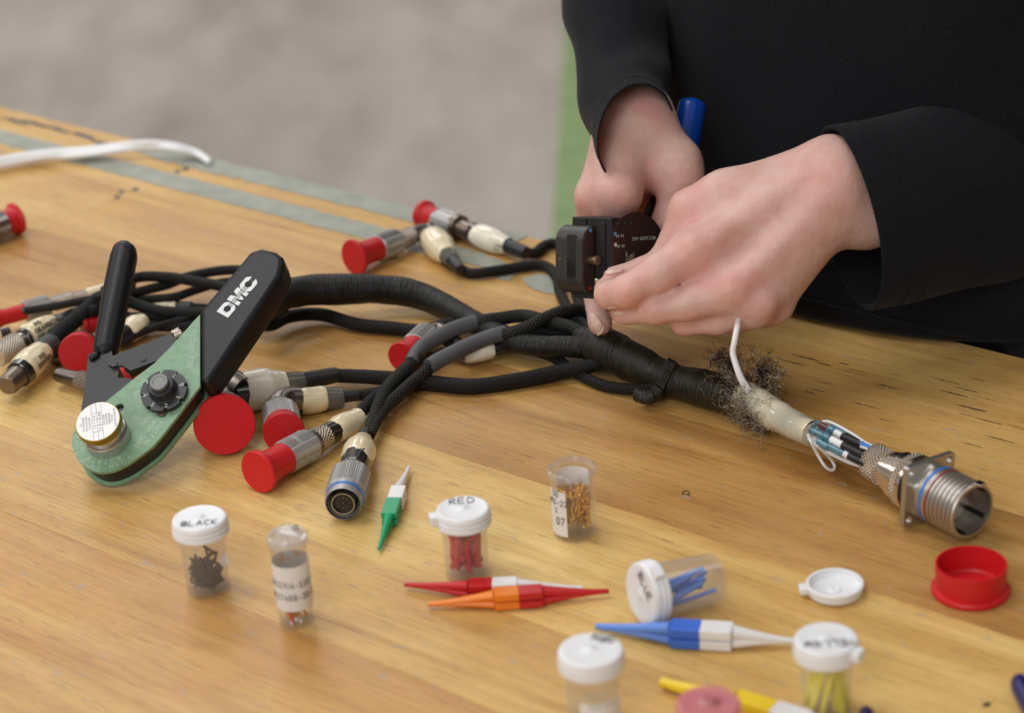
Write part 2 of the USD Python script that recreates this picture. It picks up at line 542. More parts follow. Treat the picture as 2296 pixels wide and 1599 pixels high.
knurl('knurl_bright', S(208, 196, 182), .0016, .0010)
knurl('knurl_dark', S(150, 140, 130), .0016, .0010, .3)
plain('line_blue', S(42, 116, 205), .4)
plain('line_red', S(138, 34, 32), .4)
plain('insert_black', S(22, 22, 23), .35)
tinted('tool_green', S(112, 148, 116), S(130, 166, 132), 240, .42, .00003)
plain('tool_black', S(46, 47, 50), .48, (700, .00004))
plain('tool_edge', S(36, 30, 28), .4)
plain('grip_black', S(24, 24, 26), .40, (350, .00010), specular_ior_level=.32)
plain('dial_black', S(40, 40, 44), .42)
plain('engraving', S(188, 200, 182), .6)
plain('paint_white', S(232, 234, 234), .5)
plain('plate_white', S(244, 244, 242), .35)
plain('brass', S(150, 128, 52), .33, metallic=.9)
plain('aluminium', S(196, 196, 198), .30, metallic=.9)
plain('screw_brown', S(96, 82, 78), .4, metallic=.7)
plain('button_steel', S(120, 120, 119), .5, metallic=.8)
# plastics
mat('lid_white', {'d': ('principled_bsdf', dict(base_color=S(247, 248, 250), roughness=.28)), 'tl': ('translucent_bsdf', dict(color=S(250, 250, 250))), 'm': ('mix_closure', dict(fac=.12))},
    [('d.BSDF', 'm.closure1'), ('tl.BSDF', 'm.closure2')], 'm.closure')


def clear(name, color, fac, rough=.25, trans=(.97, .97, .97), gl=.06):
    mat(name, {'t': ('transparent_bsdf', dict(color=trans)), 'd': ('principled_bsdf', dict(base_color=color, roughness=rough, specular_ior_level=.5)), 'tl': ('translucent_bsdf', dict(color=color)),
               'a': ('mix_closure', dict(fac=.5)), 'lw': ('layer_weight', dict(blend=.35)), 'mr': ('map_range', dict(from_min=0, from_max=1, to_min=fac, to_max=min(.9, fac * 2.6))),
               'gls': ('glossy_bsdf', dict(color=(1, 1, 1), roughness=.06)), 'pw': ('math', dict(math_type='power', value2=3.0)), 'fr': ('map_range', dict(from_min=0, from_max=1, to_min=.03, to_max=.7)), 'm': ('mix_closure', {}), 'm2': ('mix_closure', {})},
        [('d.BSDF', 'a.closure1'), ('tl.BSDF', 'a.closure2'), ('lw.facing', 'mr.value'), ('mr.result', 'm.fac'), ('t.BSDF', 'm.closure1'), ('a.closure', 'm.closure2'),
         ('lw.facing', 'pw.value1'), ('pw.value', 'fr.value'), ('fr.result', 'm2.fac'), ('m.closure', 'm2.closure1'), ('gls.BSDF', 'm2.closure2')], 'm2.closure')


clear('vial_frosted', S(246, 240, 236), .07)
clear('vial_clear', S(240, 236, 236), .035)
clear('rim_clear', S(245, 240, 240), .12)
clear('lid_clear', S(238, 234, 234), .24)
clear('lid_pink', S(244, 172, 186), .5, trans=(.98, .84, .88))
clear('film_clear', S(228, 220, 196), .42, .2)
mat('paper_white', {'d': ('principled_bsdf', dict(base_color=S(247, 244, 243), roughness=.6)), 'tl': ('translucent_bsdf', dict(color=S(244, 240, 236))), 'm': ('mix_closure', dict(fac=.18))},
    [('d.BSDF', 'm.closure1'), ('tl.BSDF', 'm.closure2')], 'm.closure')
for nm, c in (('plastic_red', (196, 30, 34)), ('plastic_white', (238, 236, 236)), ('plastic_orange', (246, 132, 40)), ('plastic_green', (16, 158, 104)), ('plastic_blue', (58, 112, 222)),
              ('plastic_yellow', (246, 208, 40)), ('pin_red', (206, 32, 38)), ('pin_black', (40, 40, 41)), ('pin_blue', (62, 124, 222)), ('pin_yellow', (250, 234, 50)), ('navy', (32, 30, 92))):
    plain(nm, S(*c), .33, subsurface_weight=.12, subsurface_scale=.002, subsurface_radius=(1, 1, 1))
plain('blade_blue', S(96, 140, 232), .3, subsurface_weight=.2, subsurface_scale=.003, subsurface_radius=(1, 1, 1))
plain('gold', S(236, 184, 84), .3, metallic=.7)
plain('gold_dark', S(176, 128, 66), .35, metallic=.6)
plain('wire_white', S(238, 238, 240), .35)
plain('wire_blue', S(70, 140, 220), .35)
tinted('solder_teal', S(44, 84, 98), S(92, 142, 158), 320, .2, 0, coat_weight=.4)
plain('solder_brown', S(96, 58, 54), .35)
plain('wire_black', S(26, 26, 28), .5)
plain('shield_wire', S(160, 148, 134), .25, metallic=1.0)
plain('shield_core', S(66, 58, 50), .4, (700, .0012), metallic=.8)
tinted('film_tape', S(150, 152, 140), S(220, 210, 182), 42, .22, .0008, coat_weight=.5)
tinted('film_tape_gray', S(166, 170, 158), S(206, 204, 186), 60, .22, .0004, coat_weight=.5)
plain('film_bits', S(214, 214, 210), .2, coat_weight=.5)
# person
mat('skin', {'at': ('attribute', dict(attribute='redness')), 'mx': ('mix_color', dict(b=S(220, 152, 140))), 'g': ('geometry', {}), 'n': ('noise_texture', dict(scale=38, detail=3)), 'n2': ('noise_texture', dict(scale=1300, detail=3)), 'n3': ('noise_texture', dict(scale=160, detail=3, distortion=.5)),
             'r': ('rgb_ramp', {'ramp': [(.34, S(208, 162, 150)), (.5, S(219, 180, 168)), (.68, S(219, 162, 154))]}),
             'ad': ('math', dict(math_type='multiply_add', value2=.35)), 'b': ('bump', dict(distance=.0006, strength=.9)),
             'p': ('principled_bsdf', dict(roughness=.46, subsurface_weight=.22, subsurface_scale=.004, subsurface_radius=(1, .35, .2), specular_ior_level=.4))},
    [('g.position', 'n.vector'), ('g.position', 'n2.vector'), ('g.position', 'n3.vector'), ('n.fac', 'r.fac'), ('r.color', 'mx.a'), ('at.fac', 'mx.fac'), ('mx.result', 'p.base_color'), ('n2.fac', 'ad.value1'), ('n3.fac', 'ad.value3'), ('ad.value', 'b.height'), ('b.normal', 'p.normal')])
plain('nail', S(232, 188, 172), .3, subsurface_weight=.2, subsurface_scale=.003)
plain('nail_edge', S(240, 228, 208), .3)
tinted('jersey_black', S(18, 19, 23), S(27, 28, 34), 700, .9, .0003, sheen_weight=.05, sheen_roughness=.5, specular_ior_level=.12)
plain('thread_black', S(12, 12, 14), .8)
plain('trousers', S(24, 26, 34), .85)
plain('hair_brown', S(52, 36, 26), .6)
# crimp tool in the hands
plain('crimper_black', S(24, 23, 23), .55, (700, .00004))
plain('crimper_maroon', S(78, 58, 54), .25, metallic=.35)
plain('crimper_satin', S(58, 56, 54), .4, metallic=.2)
plain('knob_brass', S(140, 116, 94), .35, metallic=.8)
plain('handle_blue', S(10, 72, 172), .28)
plain('dot_blue', S(80, 168, 235), .4)
plain('dot_red', S(220, 36, 44), .3)
plain('dot_white', S(236, 226, 214), .4)

# ================================================================ the setting
def plane_box(x0, x1, y0, y1, z0, z1):
    return prism([(x0, y0), (x1, y0), (x1, y1), (x0, y1)], z0, z1)


for _n, _b, _l in (('wall_left', (-6.1, -6, -4, 10, 0, 3.6), 'plain pale wall on the left'), ('wall_right', (6, 6.1, -4, 10, 0, 3.6), 'plain pale wall on the right'),
                   ('wall_back', (-6.1, 6.1, 10, 10.1, 0, 3.6), 'plain pale wall at the far end'), ('wall_front', (-6.1, 6.1, -4.1, -4, 0, 3.6), 'plain pale wall behind the viewer'),
                   ('ceiling', (-6.1, 6.1, -4.1, 10.1, 3.6, 3.7), 'pale ceiling of the workshop')):
    tag(emit('/World/' + _n, plane_box(*_b), 'wall_paint', False).GetPrim(), _l, _n.split('_')[0], None, 'structure')
p = emit('/World/floor', plane_box(-6.1, 6.1, -4.1, 10.1, -.05, 0), 'concrete').GetPrim()
tag(p, 'gray mottled concrete floor far behind the bench', 'floor', None, 'structure')
_a, _b = W(1268, 60, -TOP), W(1234, 560, -TOP)
_d = unit(_b - _a)
_sd = np.array([-_d[1], _d[0], 0])
_sd = _sd if _sd[0] > 0 else -_sd
q = [(_a - _d * 3), (_a - _d * 3 + _sd * .10), (_b + _d * 1.6 + _sd * .10), (_b + _d * 1.6)]
p = emit('/World/trim_1', prism([(x[0], x[1]) for x in q], 0, .0008), 'floor_green').GetPrim()
tag(p, 'green line painted on the gray floor behind the bench', 'floor line', None, 'structure')

# ---------------------------------------------------------------- the bench, plank by plank
bench_t = Thing('workbench', 'worn honey-coloured wooden workbench top made of glued planks', 'workbench', bench(-.65, -.75, -TOP))
rng = np.random.default_rng(5)
EDGES = [-1.135, -1.05, -.965, -.858, -.743, -.673, -.585, -.49, -.40, -.30]
TONES = ['plank_honey', 'plank_tan', 'plank_brown', 'plank_light', 'plank_honey', 'plank_amber', 'plank_honey', 'plank_light', 'plank_honey']
_j = W(344, 407)
JOINT = {1: [float(_j @ ES)], 0: [-1.9], 2: [-1.62, .1], 3: [-1.3], 4: [-1.75, -.05], 5: [-1.2, .15], 6: [-1.5, -.1], 7: [-1.0], 8: [-1.4]}
for i in range(len(EDGES) - 1):
    n0, n1 = EDGES[i], EDGES[i + 1]
    cuts = [-2.4] + sorted(JOINT[i]) + [.65]
    for k in range(len(cuts) - 1):
        g, c = .00005, .00016
        s0, s1 = cuts[k] + g, cuts[k + 1] - g
        a0, a1 = n0 + g, n1 - g
        dz = -abs(rng.normal(0, .00012))
        vv = []
        for (cc, z) in ((0, -.042), (0, -c), (c, 0)):
            for (s, n) in ((s0 + cc, a0 + cc), (s1 - cc, a0 + cc), (s1 - cc, a1 - cc), (s0 + cc, a1 - cc)):
                vv.append(bench(s, n, z + dz))
        f = [(0, 1, 2), (0, 2, 3), (8, 10, 9), (8, 11, 10)]
        for r in (0, 4):
            for e in range(4):
                x, y = r + e, r + (e + 1) % 4
                f += [(x, x + 4, y + 4), (x, y + 4, y)]
        tone = TONES[i] if k != 0 or len(cuts) == 2 else ['plank_tan', 'plank_honey', 'plank_amber'][i % 3]
        bench_t.part('plank', (np.array(vv), np.array(f)), tone, smooth=False)


def bench_box(s0, s1, n0, n1, z0, z1):
    v = np.array([bench(s, n, z - TOP) for z in (z0, z1) for s, n in ((s0, n0), (s1, n0), (s1, n1), (s0, n1))])
    f = [(0, 1, 2), (0, 2, 3), (4, 6, 5), (4, 7, 6)] + [t for e in range(4) for t in ((e, e + 4, (e + 1) % 4 + 4), (e, (e + 1) % 4 + 4, (e + 1) % 4))]
    return v, np.array(f)


for s in (-2.25, .5):
    for n in (-1.05, -.40):
        bench_t.part('leg', bench_box(s - .03, s + .03, n - .03, n + .03, 0, TOP - .042), 'table_metal', smooth=False)


def rag(pts, seed, amp, step=.004):
    """an outline with slightly torn edges"""
    r = np.random.default_rng(seed)
    out = []
    for a, b in zip(pts, pts[1:] + pts[:1]):
        a, b = np.array(a), np.array(b)
        L = np.linalg.norm(b - a)
        k = max(1, int(L / step))
        nrm = np.array([-(b - a)[1], (b - a)[0]]) / (L + 1e-9)
        for t in np.arange(k) / k:
            out.append(a + (b - a) * t + nrm * r.normal(0, amp))
    return [tuple(x) for x in out]


def sticker(outline_px, h, seed=1, amp=.0004):
    pts = [tuple(W(x, y)[:2]) for x, y in outline_px]
    g = Polygon(rag(pts, seed, amp)).buffer(0)
    return prism(g, TOP + .00005, TOP + .00005 + h)


def snp(s, n):
    q = bench(s, n)
    return (q[0], q[1])


pts = [snp(-2.3, -1.0965), snp(-.955, -1.0955), snp(-.925, -1.088), snp(-.93, -1.078), snp(-1.0, -1.0735), snp(-2.3, -1.0735)]
single('tape_strip', prism(Polygon(rag(pts, 3, .0006)).buffer(0), TOP + .00005, TOP + .0004), 'tape_gray', 'long gray-green tape strip running along the bench, set in from its far edge', 'tape')
pts = [snp(-1.345, -1.1345), snp(-.95, -1.1345), snp(-.952, -1.1155), snp(-1.30, -1.112), snp(-1.352, -1.122)]
single('tape_strip', prism(Polygon(rag(pts, 4, .0008)).buffer(0), TOP + .00005, TOP + .0004), 'tape_gray', 'wrinkled gray-green tape stuck right along the far edge of the bench', 'tape')
single('tape_scrap', sticker([(1168, 624), (1205, 616), (1254, 622), (1262, 668), (1238, 662), (1200, 652), (1182, 640)], .00035, 5, .0006), 'tape_gray', 'small torn scrap of gray tape behind the crimper held in the hands', 'tape')
single('tape_scrap', sticker([(1098, 612), (1150, 598), (1170, 606), (1140, 630), (1116, 628)], .00035, 6, .0006), 'tape_gray', 'torn tip of gray tape under the rear black cable', 'tape')
mk = cat([tube(spline([W(x, y, .0001) for x, y in st], 14), .00028, 5) for st in ([(1532, 1111), (1530, 1107), (1534, 1102), (1542, 1102), (1546, 1107), (1543, 1110)], [(1534, 1108), (1540, 1109), (1546, 1112)])])
bench_t.part('ink_mark', mk, 'ink_black', 'tiny black pen mark on the wood')
mk = sticker([(2200, 1582), (2209, 1577), (2224, 1576), (2221, 1583), (2210, 1586)], .00005, 7, .0002)
bench_t.part('ink_mark', mk, 'ink_black', 'small black fleck on the wood')
mk = [sticker([(x, y), (x + 34, y + 5), (x + 62, y + 16), (x + 60, y + 20), (x + 26, y + 12)], .00005, 10 + k, .0004) for k, (x, y) in enumerate([(0, 262), (46, 268), (96, 281), (150, 294), (196, 312)])]
bench_t.part('ink_mark', cat(mk), 'ink_gray', 'row of blurred dark scuffs along the far left edge')
mk = [sticker([(x, y), (x + 9, y - 3), (x + 16, y - 1), (x + 12, y + 4), (x + 3, y + 5)], .00005, 30 + k, .0003) for k, (x, y) in enumerate([(264, 430), (296, 424), (255, 442), (390, 384), (408, 378)])]
bench_t.part('ink_mark', cat(mk), 'ink_gray', 'dark scuffs beside the plank joint')

rng = np.random.default_rng(77)
mk = []
for k in range(26):
    x, y = rng.uniform(1740, 2280), 0
    y = 700 + (x - 1740) * .27 + rng.uniform(25, 190)
    a = W(x, y)
    L, wd = rng.uniform(.006, .026), rng.uniform(.0002, .0006)
    c = [a - ES * L / 2, a - ES * L * .2 + EN * wd, a + ES * L * .2 + EN * wd * .6, a + ES * L / 2, a + ES * L * .1 - EN * wd * .7, a - ES * L * .25 - EN * wd * .3]
    mk.append(prism(Polygon(rag([tuple(q[:2]) for q in c], k, .00012, .002)).buffer(0), TOP + .00003, TOP + .00007))
bench_t.part('scratch', cat(mk), 'ink_brown', 'dark worn scratches in the grain near the person', kind='stuff')

# ================================================================ the wiring harness
def CP(q):
    return W(q[0], q[1], q[2] / 1000.0)


def px(r, p):
    return r * dep(p) / FPX


HN = Thing('wiring_harness', 'black braided wiring harness with many capped connectors lying across the bench', 'wiring harness', W(1200, 790))


def cable(name, pts, rp, material, label=None, n=14, under=None, thing=None, wob=0.0, per=8, caps=True):
    p3 = np.array([CP(q) for q in pts])
    c = spline(p3, per * (len(pts) - 1) + 1)
    rp = np.interp(np.linspace(0, 1, len(c)), np.linspace(0, 1, np.size(rp)), np.atleast_1d(rp))
    r = rp * np.array([dep(q) for q in c]) / FPX
    c[:, 2] = np.maximum(c[:, 2], TOP + r + .0002)
    m = tube(c, r, n, caps)
    if wob:
        m = lump(m, wob, 90, len(pts))
    return (thing or HN).part(name, m, material, label, under=under)


def ribs(k, amp, flats=3, width=.2):
    def f(th, row):
        g = np.where(np.cos(k * th) > 0, 1.0, 1 - amp)
        ph = (th * flats / (2 * np.pi) + .15) % 1.0
        return np.where(ph < width, 1 + amp * .5, g)
    return f


def notch(k, amp, frac):
    def f(th, row):
        return np.where(((th * k / (2 * np.pi)) % 1.0) < frac, 1 - amp, 1.0)
    return f


DEBUG = 0


def conn(A, B, segs, parent=None, thing=None):
    """parts strung along the axis A -> B (measured ends with heights in mm); radii in picture pixels"""
    thing = thing or HN
    a, b = CP(A), CP(B)
    ax = b - a
    L = np.linalg.norm(ax)
    k = dep((a + b) / 2) / FPX
    for name, material, prof, opt in segs:
        pr = [(t * L, r * k) for t, r in prof]
        m = rev(a, ax, pr, opt.get('n', 40), opt.get('mod'))
        if opt.get('lump'):
            m = lump(m, opt['lump'], opt.get('ls', 160), opt.get('seed', 3))
        lowz = m[0][:, 2].min() - TOP
        if lowz < -.0003 and DEBUG:
            print('low', A, name, round(lowz * 1000, 1))
        path = thing.part(name, m, material, opt.get('label'), under=parent)
        if parent is None:
            parent = path
    return parent


def cap(t0, t1, R, rb, lip=.10):
    d = (t1 - t0)
    return [(t0, 0), (t0, R * .96), (t0 + d * .03, R), (t0 + d * lip, R), (t0 + d * (lip + .04), R * .97), (t0 + d * (lip + .12), rb + (R - rb) * .35), (t0 + d * .45, rb), (t1, rb * 1.0), (t1, 0)]


def bandp(t0, t1, r0, r1, rm=None):
    e = (t1 - t0) * .08
    pr = [(t0, 0), (t0, r0 * .9), (t0 + e, r0)]
    if rm:
        c = spline([(t0 + e, r0, 0), (t0 + (t1 - t0) * .3, rm, 0), (t0 + (t1 - t0) * .6, rm * .98, 0), (t1 - e, r1, 0)], 18)
        pr += [(x, y) for x, y, _ in c[1:-1]]
    return pr + [(t1 - e, r1), (t1, r1 * .92), (t1, 0)]


def ringp(t0, t1, r, ch=.04):
    e = (t1 - t0) * ch
    return [(t0, 0), (t0, r * .94), (t0 + e, r), (t1 - e, r), (t1, r * .94), (t1, 0)]


LBL = dict(lump=.0009, ls=110)
# trunk and thick branches
cable('trunk', [(588, 700, 30), (640, 662, 28), (700, 651, 24), (800, 648, 20), (880, 652, 16), (960, 670, 12), (1040, 712, 11), (1110, 748, 12), (1180, 772, 14), (1310, 780, 15)], [26, 34, 36, 34, 32, 29, 27, 26, 25, 24], 'lacing_black', 'thick branch wound with black lacing thread', 24, wob=.0009)
MAIN = cable('trunk', [(1300, 763, 15), (1330, 772, 15), (1370, 790, 15), (1420, 812, 14), (1460, 832, 13), (1500, 850, 12), (1540, 862, 12), (1580, 872, 12), (1620, 884, 12), (1658, 896, 12)], [30, 45, 47, 46, 42, 38, 40, 42, 42, 40], 'lacing_olive', 'main trunk wound with olive black lacing thread', 30, wob=.0012)
m_knot = lump(tube(spline([CP(q) for q in [(1432, 886, 7), (1446, 890, 8), (1462, 888, 8), (1474, 880, 9)]], 14), px(17, W(1450, 888)), 14), .001, 200, 4)
HN.part('knot', m_knot, 'lacing_olive', under=MAIN)
m_band = cat([tube(spline([W(1490, 850, .012) + px(40, W(1490, 850)) * (math.cos(t) * unit(UP * .9 + RIGHT * .45) + math.sin(t) * unit(BACK + UP * .2)) * 1.05 + unit(W(1500, 855) - W(1460, 832)) * (k * .0022 - .004) for t in np.linspace(0, 2 * np.pi, 14)], 30), .0011, 6) for k in range(4)])
HN.part('lashing', m_band, 'lacing_olive', under=MAIN)
cable('branch', [(1375, 806, 13), (1320, 822, 9), (1252, 836, 6), (1173, 852, 5), (1095, 864, 5), (1043, 867, 5), (978, 861, 5), (900, 852, 5), (830, 846, 6), (752, 843, 7)], [14, 17, 18, 18, 18, 18, 18, 17, 16, 16], 'braid_black')
cable('branch', [(575, 728, 12), (610, 728, 9), (650, 710, 8), (720, 706, 6), (800, 728, 5), (880, 736, 5), (951, 742, 5), (1006, 727, 8), (1056, 718, 10), (1110, 735, 9), (1170, 755, 9), (1300, 772, 12)], 15, 'braid_black')
cable('branch', [(1060, 724, 17), (1090, 719, 18), (1121, 715, 18), (1173, 709, 18), (1220, 719, 20), (1278, 734, 21), (1312, 752, 19), (1330, 770, 16)], 15, 'braid_gray', None, 16)
cable('branch', [(1126, 750, 18), (1150, 746, 20), (1187, 733, 22), (1226, 713, 24), (1268, 698, 24), (1310, 697, 20), (1345, 712, 17), (1362, 752, 15)], 15, 'braid_gray', None, 16)
cable('branch', [(1130, 765, 11), (1200, 770, 12), (1252, 777, 12), (1325, 784, 13)], 20, 'lacing_black')
cable('branch', [(1135, 778, 8), (1190, 786, 6), (1239, 801, 6), (1278, 828, 4), (1317, 850, 4), (1356, 866, 4), (1409, 873, 5), (1450, 874, 7), (1474, 862, 10)], 13, 'braid_black')
cable('branch', [(1190, 735, 14), (1250, 728, 16), (1300, 724, 17), (1325, 745, 17), (1340, 775, 14)], 14, 'braid_black')
cable('branch', [(1150, 752, 13), (1220, 748, 14), (1285, 750, 15), (1335, 778, 14)], 13, 'braid_black')
cable('branch', [(998, 586, 6), (1037, 607, 4), (1064, 614, 4), (1116, 607, 4), (1168, 599, 4), (1207, 595, 4), (1233, 603, 4), (1250, 628, 4), (1255, 655, 5), (1272, 690, 7), (1310, 740, 12)], 12, 'braid_black')
cable('branch', [(1170, 566, 5), (1199, 568, 4), (1220, 552, 4), (1241, 547, 4), (1262, 556, 4), (1283, 600, 4), (1290, 650, 6), (1310, 715, 12), (1330, 760, 14)], 12, 'braid_black')
# two twin braided leads with heat-shrink splices down to the open connector
a = cable('branch', [(940, 800, 14), (920, 820, 12), (886, 852, 11), (862, 880, 12), (846, 915, 11), (834, 950, 9), (825, 975, 8)], [15, 16, 16, 16, 15, 14, 13], 'braid_gray', None, 16)
cable('branch', [(975, 812, 14), (950, 838, 11), (925, 858, 9), (890, 890, 10), (866, 912, 9), (846, 942, 9), (828, 978, 8)], [14, 15, 15, 15, 14, 13, 12], 'braid_gray', None, 16)
cable('shrink_sleeve', [(922, 814, 13), (940, 786, 15), (965, 766, 16), (1006, 744, 17), (1040, 731, 17), (1066, 723, 17)], [17, 18, 18, 18, 18, 18], 'shrink_gray', 'left gray heat-shrink sleeve over a splice', 18, wob=.0003)
cable('shrink_sleeve', [(962, 822, 14), (985, 808, 15), (1017, 792, 16), (1069, 767, 17), (1105, 754, 18), (1134, 747, 18)], 18, 'shrink_gray', 'right gray heat-shrink sleeve over a splice', 18, wob=.0003)
# left-hand cables under the crimp tool
LC = [[(225, 690, 24), (278, 640, 24), (313, 622, 22), (375, 622, 22), (422, 629, 22), (485, 640, 24), (560, 660, 26), (625, 680, 27)],
      [(220, 700, 18), (275, 667, 18), (328, 651, 16), (375, 639, 16), (422, 621, 18), (500, 607, 20), (560, 612, 24), (630, 660, 28)],
      [(260, 690, 12), (328, 673, 12), (391, 667, 12), (438, 651, 13), (500, 634, 16), (560, 636, 20), (630, 670, 26)],
      [(200, 700, 22), (275, 676, 20), (313, 686, 16), (360, 698, 14), (410, 702, 13), (500, 700, 16), (600, 690, 22)],
      [(190, 716, 16), (269, 714, 12), (344, 711, 10), (438, 711, 9), (520, 716, 10), (590, 716, 14), (640, 690, 22)],
      [(265, 700, 8), (328, 728, 7), (406, 733, 7), (480, 722, 8), (560, 730, 10)],
      [(220, 775, 7), (262, 772, 7), (330, 740, 8), (400, 720, 10), (470, 700, 12)]]
for k, pts in enumerate(LC):
    cable('branch', pts, [12, 11, 10, 13, 12, 11, 9][k], 'braid_black')
cable('branch', [(520, 690, 12), (470, 690, 9), (430, 688, 8)], 8, 'braid_black')
m = cable('branch', [(262, 672, 26), (235, 665, 26), (211, 677, 24), (185, 704, 20), (163, 722, 17), (130, 750, 14), (104, 777, 12)], [14, 15, 17, 19, 20, 20, 19], 'braid_black', None, 18)
cable('branch', [(262, 690, 20), (235, 690, 18), (200, 690, 16), (160, 702, 13)], [11, 11, 11, 11], 'braid_black')
cable('branch', [(70, 695, 13), (40, 700, 12), (-10, 708, 12), (-60, 716, 12)], [9, 12, 13, 13], 'sleeve_black')
cable('branch', [(262, 660, 30), (180, 676, 24), (120, 688, 18), (60, 697, 13)], 9, 'braid_black')

# --- connectors: the coupling ring is the part, cap, sleeves and back shell its pieces
# A: rear pair, the one with the bent back shell
cA = conn((792, 578, 12), (935, 525, 9), [
    ('connector', 'ring_gray', ringp(.38, .68, 30), dict(n=216, mod=ribs(54, .06, 3, .34), label='gray ribbed connector with a bent back shell')),
    ('dust_cap', 'cap_red', cap(0, .42, 40, 27, .08), dict(label='red plastic dust cap')),
    ('back_shell', 'knurl_bright', [(.66, 0), (.66, 16), (.72, 17), (.74, 23), (.88, 23), (.9, 19), (1.0, 18), (1.0, 0)], {})])
HN.part('elbow', tube(spline([CP(q) for q in [(915, 533, 9), (935, 524, 9.5), (950, 519, 9.5), (960, 524, 9.5), (966, 534, 9)]], 20), px(18, W(950, 520)), 18), 'steel_dark', under=cA)
conn((958, 522, 11.4), (1026, 598, 7.5), [
    ('back_shell', 'band_black', bandp(.02, .2, 27, 28), {}),
    ('label_sleeve', 'label_cream', bandp(.12, .70, 29, 24, 33), dict(label='cream label sleeve', **LBL)),
    ('clear_sleeve', 'clear_band', bandp(.66, .84, 22, 18), {}),
    ('shrink_sleeve', 'sleeve_black', bandp(.78, 1.1, 16, 13), {})], cA)
# B: rear pair, straight
cB = conn((948, 480, 10), (1180, 568, 7.4), [
    ('connector', 'ring_gray', ringp(.15, .34, 28), dict(n=120, mod=ribs(3, .10, 3, .5), label='gray connector with a straight brown back shell')),
    ('dust_cap', 'cap_red', cap(0, .19, 33, 24, .14), dict(label='red plastic dust cap')),
    ('back_shell', 'steel_brown', [(.32, 0), (.32, 29), (.37, 29), (.37, 21), (.48, 21), (.48, 23), (.50, 23), (.50, 0)], {}),
    ('clamp_ring', 'band_black', ringp(.49, .53, 23), {}),
    ('label_sleeve', 'label_cream_pale', bandp(.53, .83, 26, 20, 28), dict(label='cream label sleeve with faint print', **LBL)),
    ('shrink_sleeve', 'sleeve_black', bandp(.80, 1.0, 17, 15), {})])
for k, s in enumerate(['P14', 'PRESSURE', 'SENSOR', 'ENG']):
    a3, b3 = CP((1080, 531, 8)), CP((1146, 557, 7))
    HN.part('lettering', text_round(s, .0028, a3 * .5 + b3 * .5, b3 - a3, unit(BACK * .8 + UP * .25), px(28.5, a3), True, shift=-.001 - k * .0042), 'ink_gray', under=cB)
# C: the big cap facing the viewer
cC = conn((504, 953, 19.6), (497, 936, 15.2), [
    ('connector', 'knurl_dark', [(.55, 0), (.55, 62), (.98, 62), (.98, 52), (1.25, 46), (1.25, 0)], dict(label='big connector facing the viewer')),
    ('dust_cap', 'cap_red_bright', [(0, 0), (0, 67), (.03, 69), (.16, 69), (.18, 66), (.30, 64), (.62, 63), (.62, 0)], dict(n=64, label='largest red plastic dust cap'))])
HN.part('elbow', tube(spline([CP(q) for q in [(493, 922, 12), (486, 890, 15), (492, 866, 18), (516, 864, 18), (545, 879, 16)]], 24), np.interp(np.linspace(0, 1, 24), [0, .6, 1], [px(44, W(500, 860)), px(38, W(500, 860)), px(34, W(500, 860))]), 20), 'steel_dark', under=cC)
conn((523, 884, 13.8), (752, 842, 8), [
    ('clamp_ring', 'band_black', bandp(-.02, .12, 38, 44), {}),
    ('label_sleeve', 'label_cream_pale', bandp(.07, .50, 46, 32, 46), dict(label='large cream label sleeve', **LBL)),
    ('clear_sleeve', 'clear_band', bandp(.46, .68, 28, 24), dict(lump=.0006)),
    ('shrink_sleeve', 'sleeve_black', bandp(.64, 1.02, 21, 18), dict(lump=.0003))], cC)
# D
cD = conn((637, 972, 13.3), (628, 926, 11), [
    ('connector', 'ring_gray', ringp(.36, .98, 42), dict(n=216, mod=ribs(54, .05, 3, .34), label='gray ribbed connector half hidden behind the next one')),
    ('dust_cap', 'cap_red', [(0, 0), (0, 46), (.10, 47), (.14, 44), (.30, 40), (.50, 39), (.50, 0)], dict(n=56, label='red plastic dust cap')),
    ('back_shell', 'steel_dark', [(.9, 0), (.9, 38), (1.1, 36), (1.25, 30), (1.25, 0)], {})])
HN.part('elbow', tube(spline([CP(q) for q in [(628, 928, 11), (628, 908, 12.5), (642, 898, 12), (668, 897, 10)]], 18), px(29, W(640, 890)), 18), 'steel_dark', under=cD)
conn((650, 903, 9.3), (804, 886, 6), [
    ('clamp_ring', 'band_black', bandp(.0, .2, 26, 28), {}),
    ('label_sleeve', 'label_cream', bandp(.14, .52, 30, 29, 31), dict(label='short cream label sleeve', **LBL)),
    ('clear_sleeve', 'clear_band', bandp(.49, .77, 26, 22), dict(lump=.0008)),
    ('shrink_sleeve', 'sleeve_black', bandp(.74, 1.0, 15, 13), {})], cD)
cable('branch', [(795, 888, 5), (830, 884, 5), (862, 878, 5), (905, 868, 5), (960, 858, 6)], 13, 'braid_black')
# E
cE = conn((577, 1060, 12.5), (806, 938, 8), [
    ('connector', 'ring_gray', [(.255, 0), (.255, 37.5), (.27, 38.5), (.48, 38.5), (.50, 36.5), (.50, 0)], dict(n=216, mod=ribs(54, .05, 3, .36), label='gray ribbed connector in front')),
    ('ridge', 'ring_gray', ringp(.345, .37, 38.6), {}),
    ('dust_cap', 'cap_red_bright', cap(0, .28, 49, 35.5, .10), dict(n=56, label='red plastic dust cap with embossed letters')),
    ('clamp_ring', 'steel_dark', ringp(.50, .535, 34), {}),
    ('back_shell', 'knurl_bright', [(.52, 0), (.52, 27), (.55, 29), (.62, 29), (.62, 26), (.66, 27), (.66, 0)], {}),
    ('clear_sleeve', 'band_black', bandp(.64, .77, 26, 26), dict(lump=.0009)),
    ('label_sleeve', 'label_cream', bandp(.74, 1.0, 28, 25, 30), dict(label='cream label sleeve', **LBL))])
a3, b3 = CP((577, 1060, 12.5)), CP((806, 938, 8))
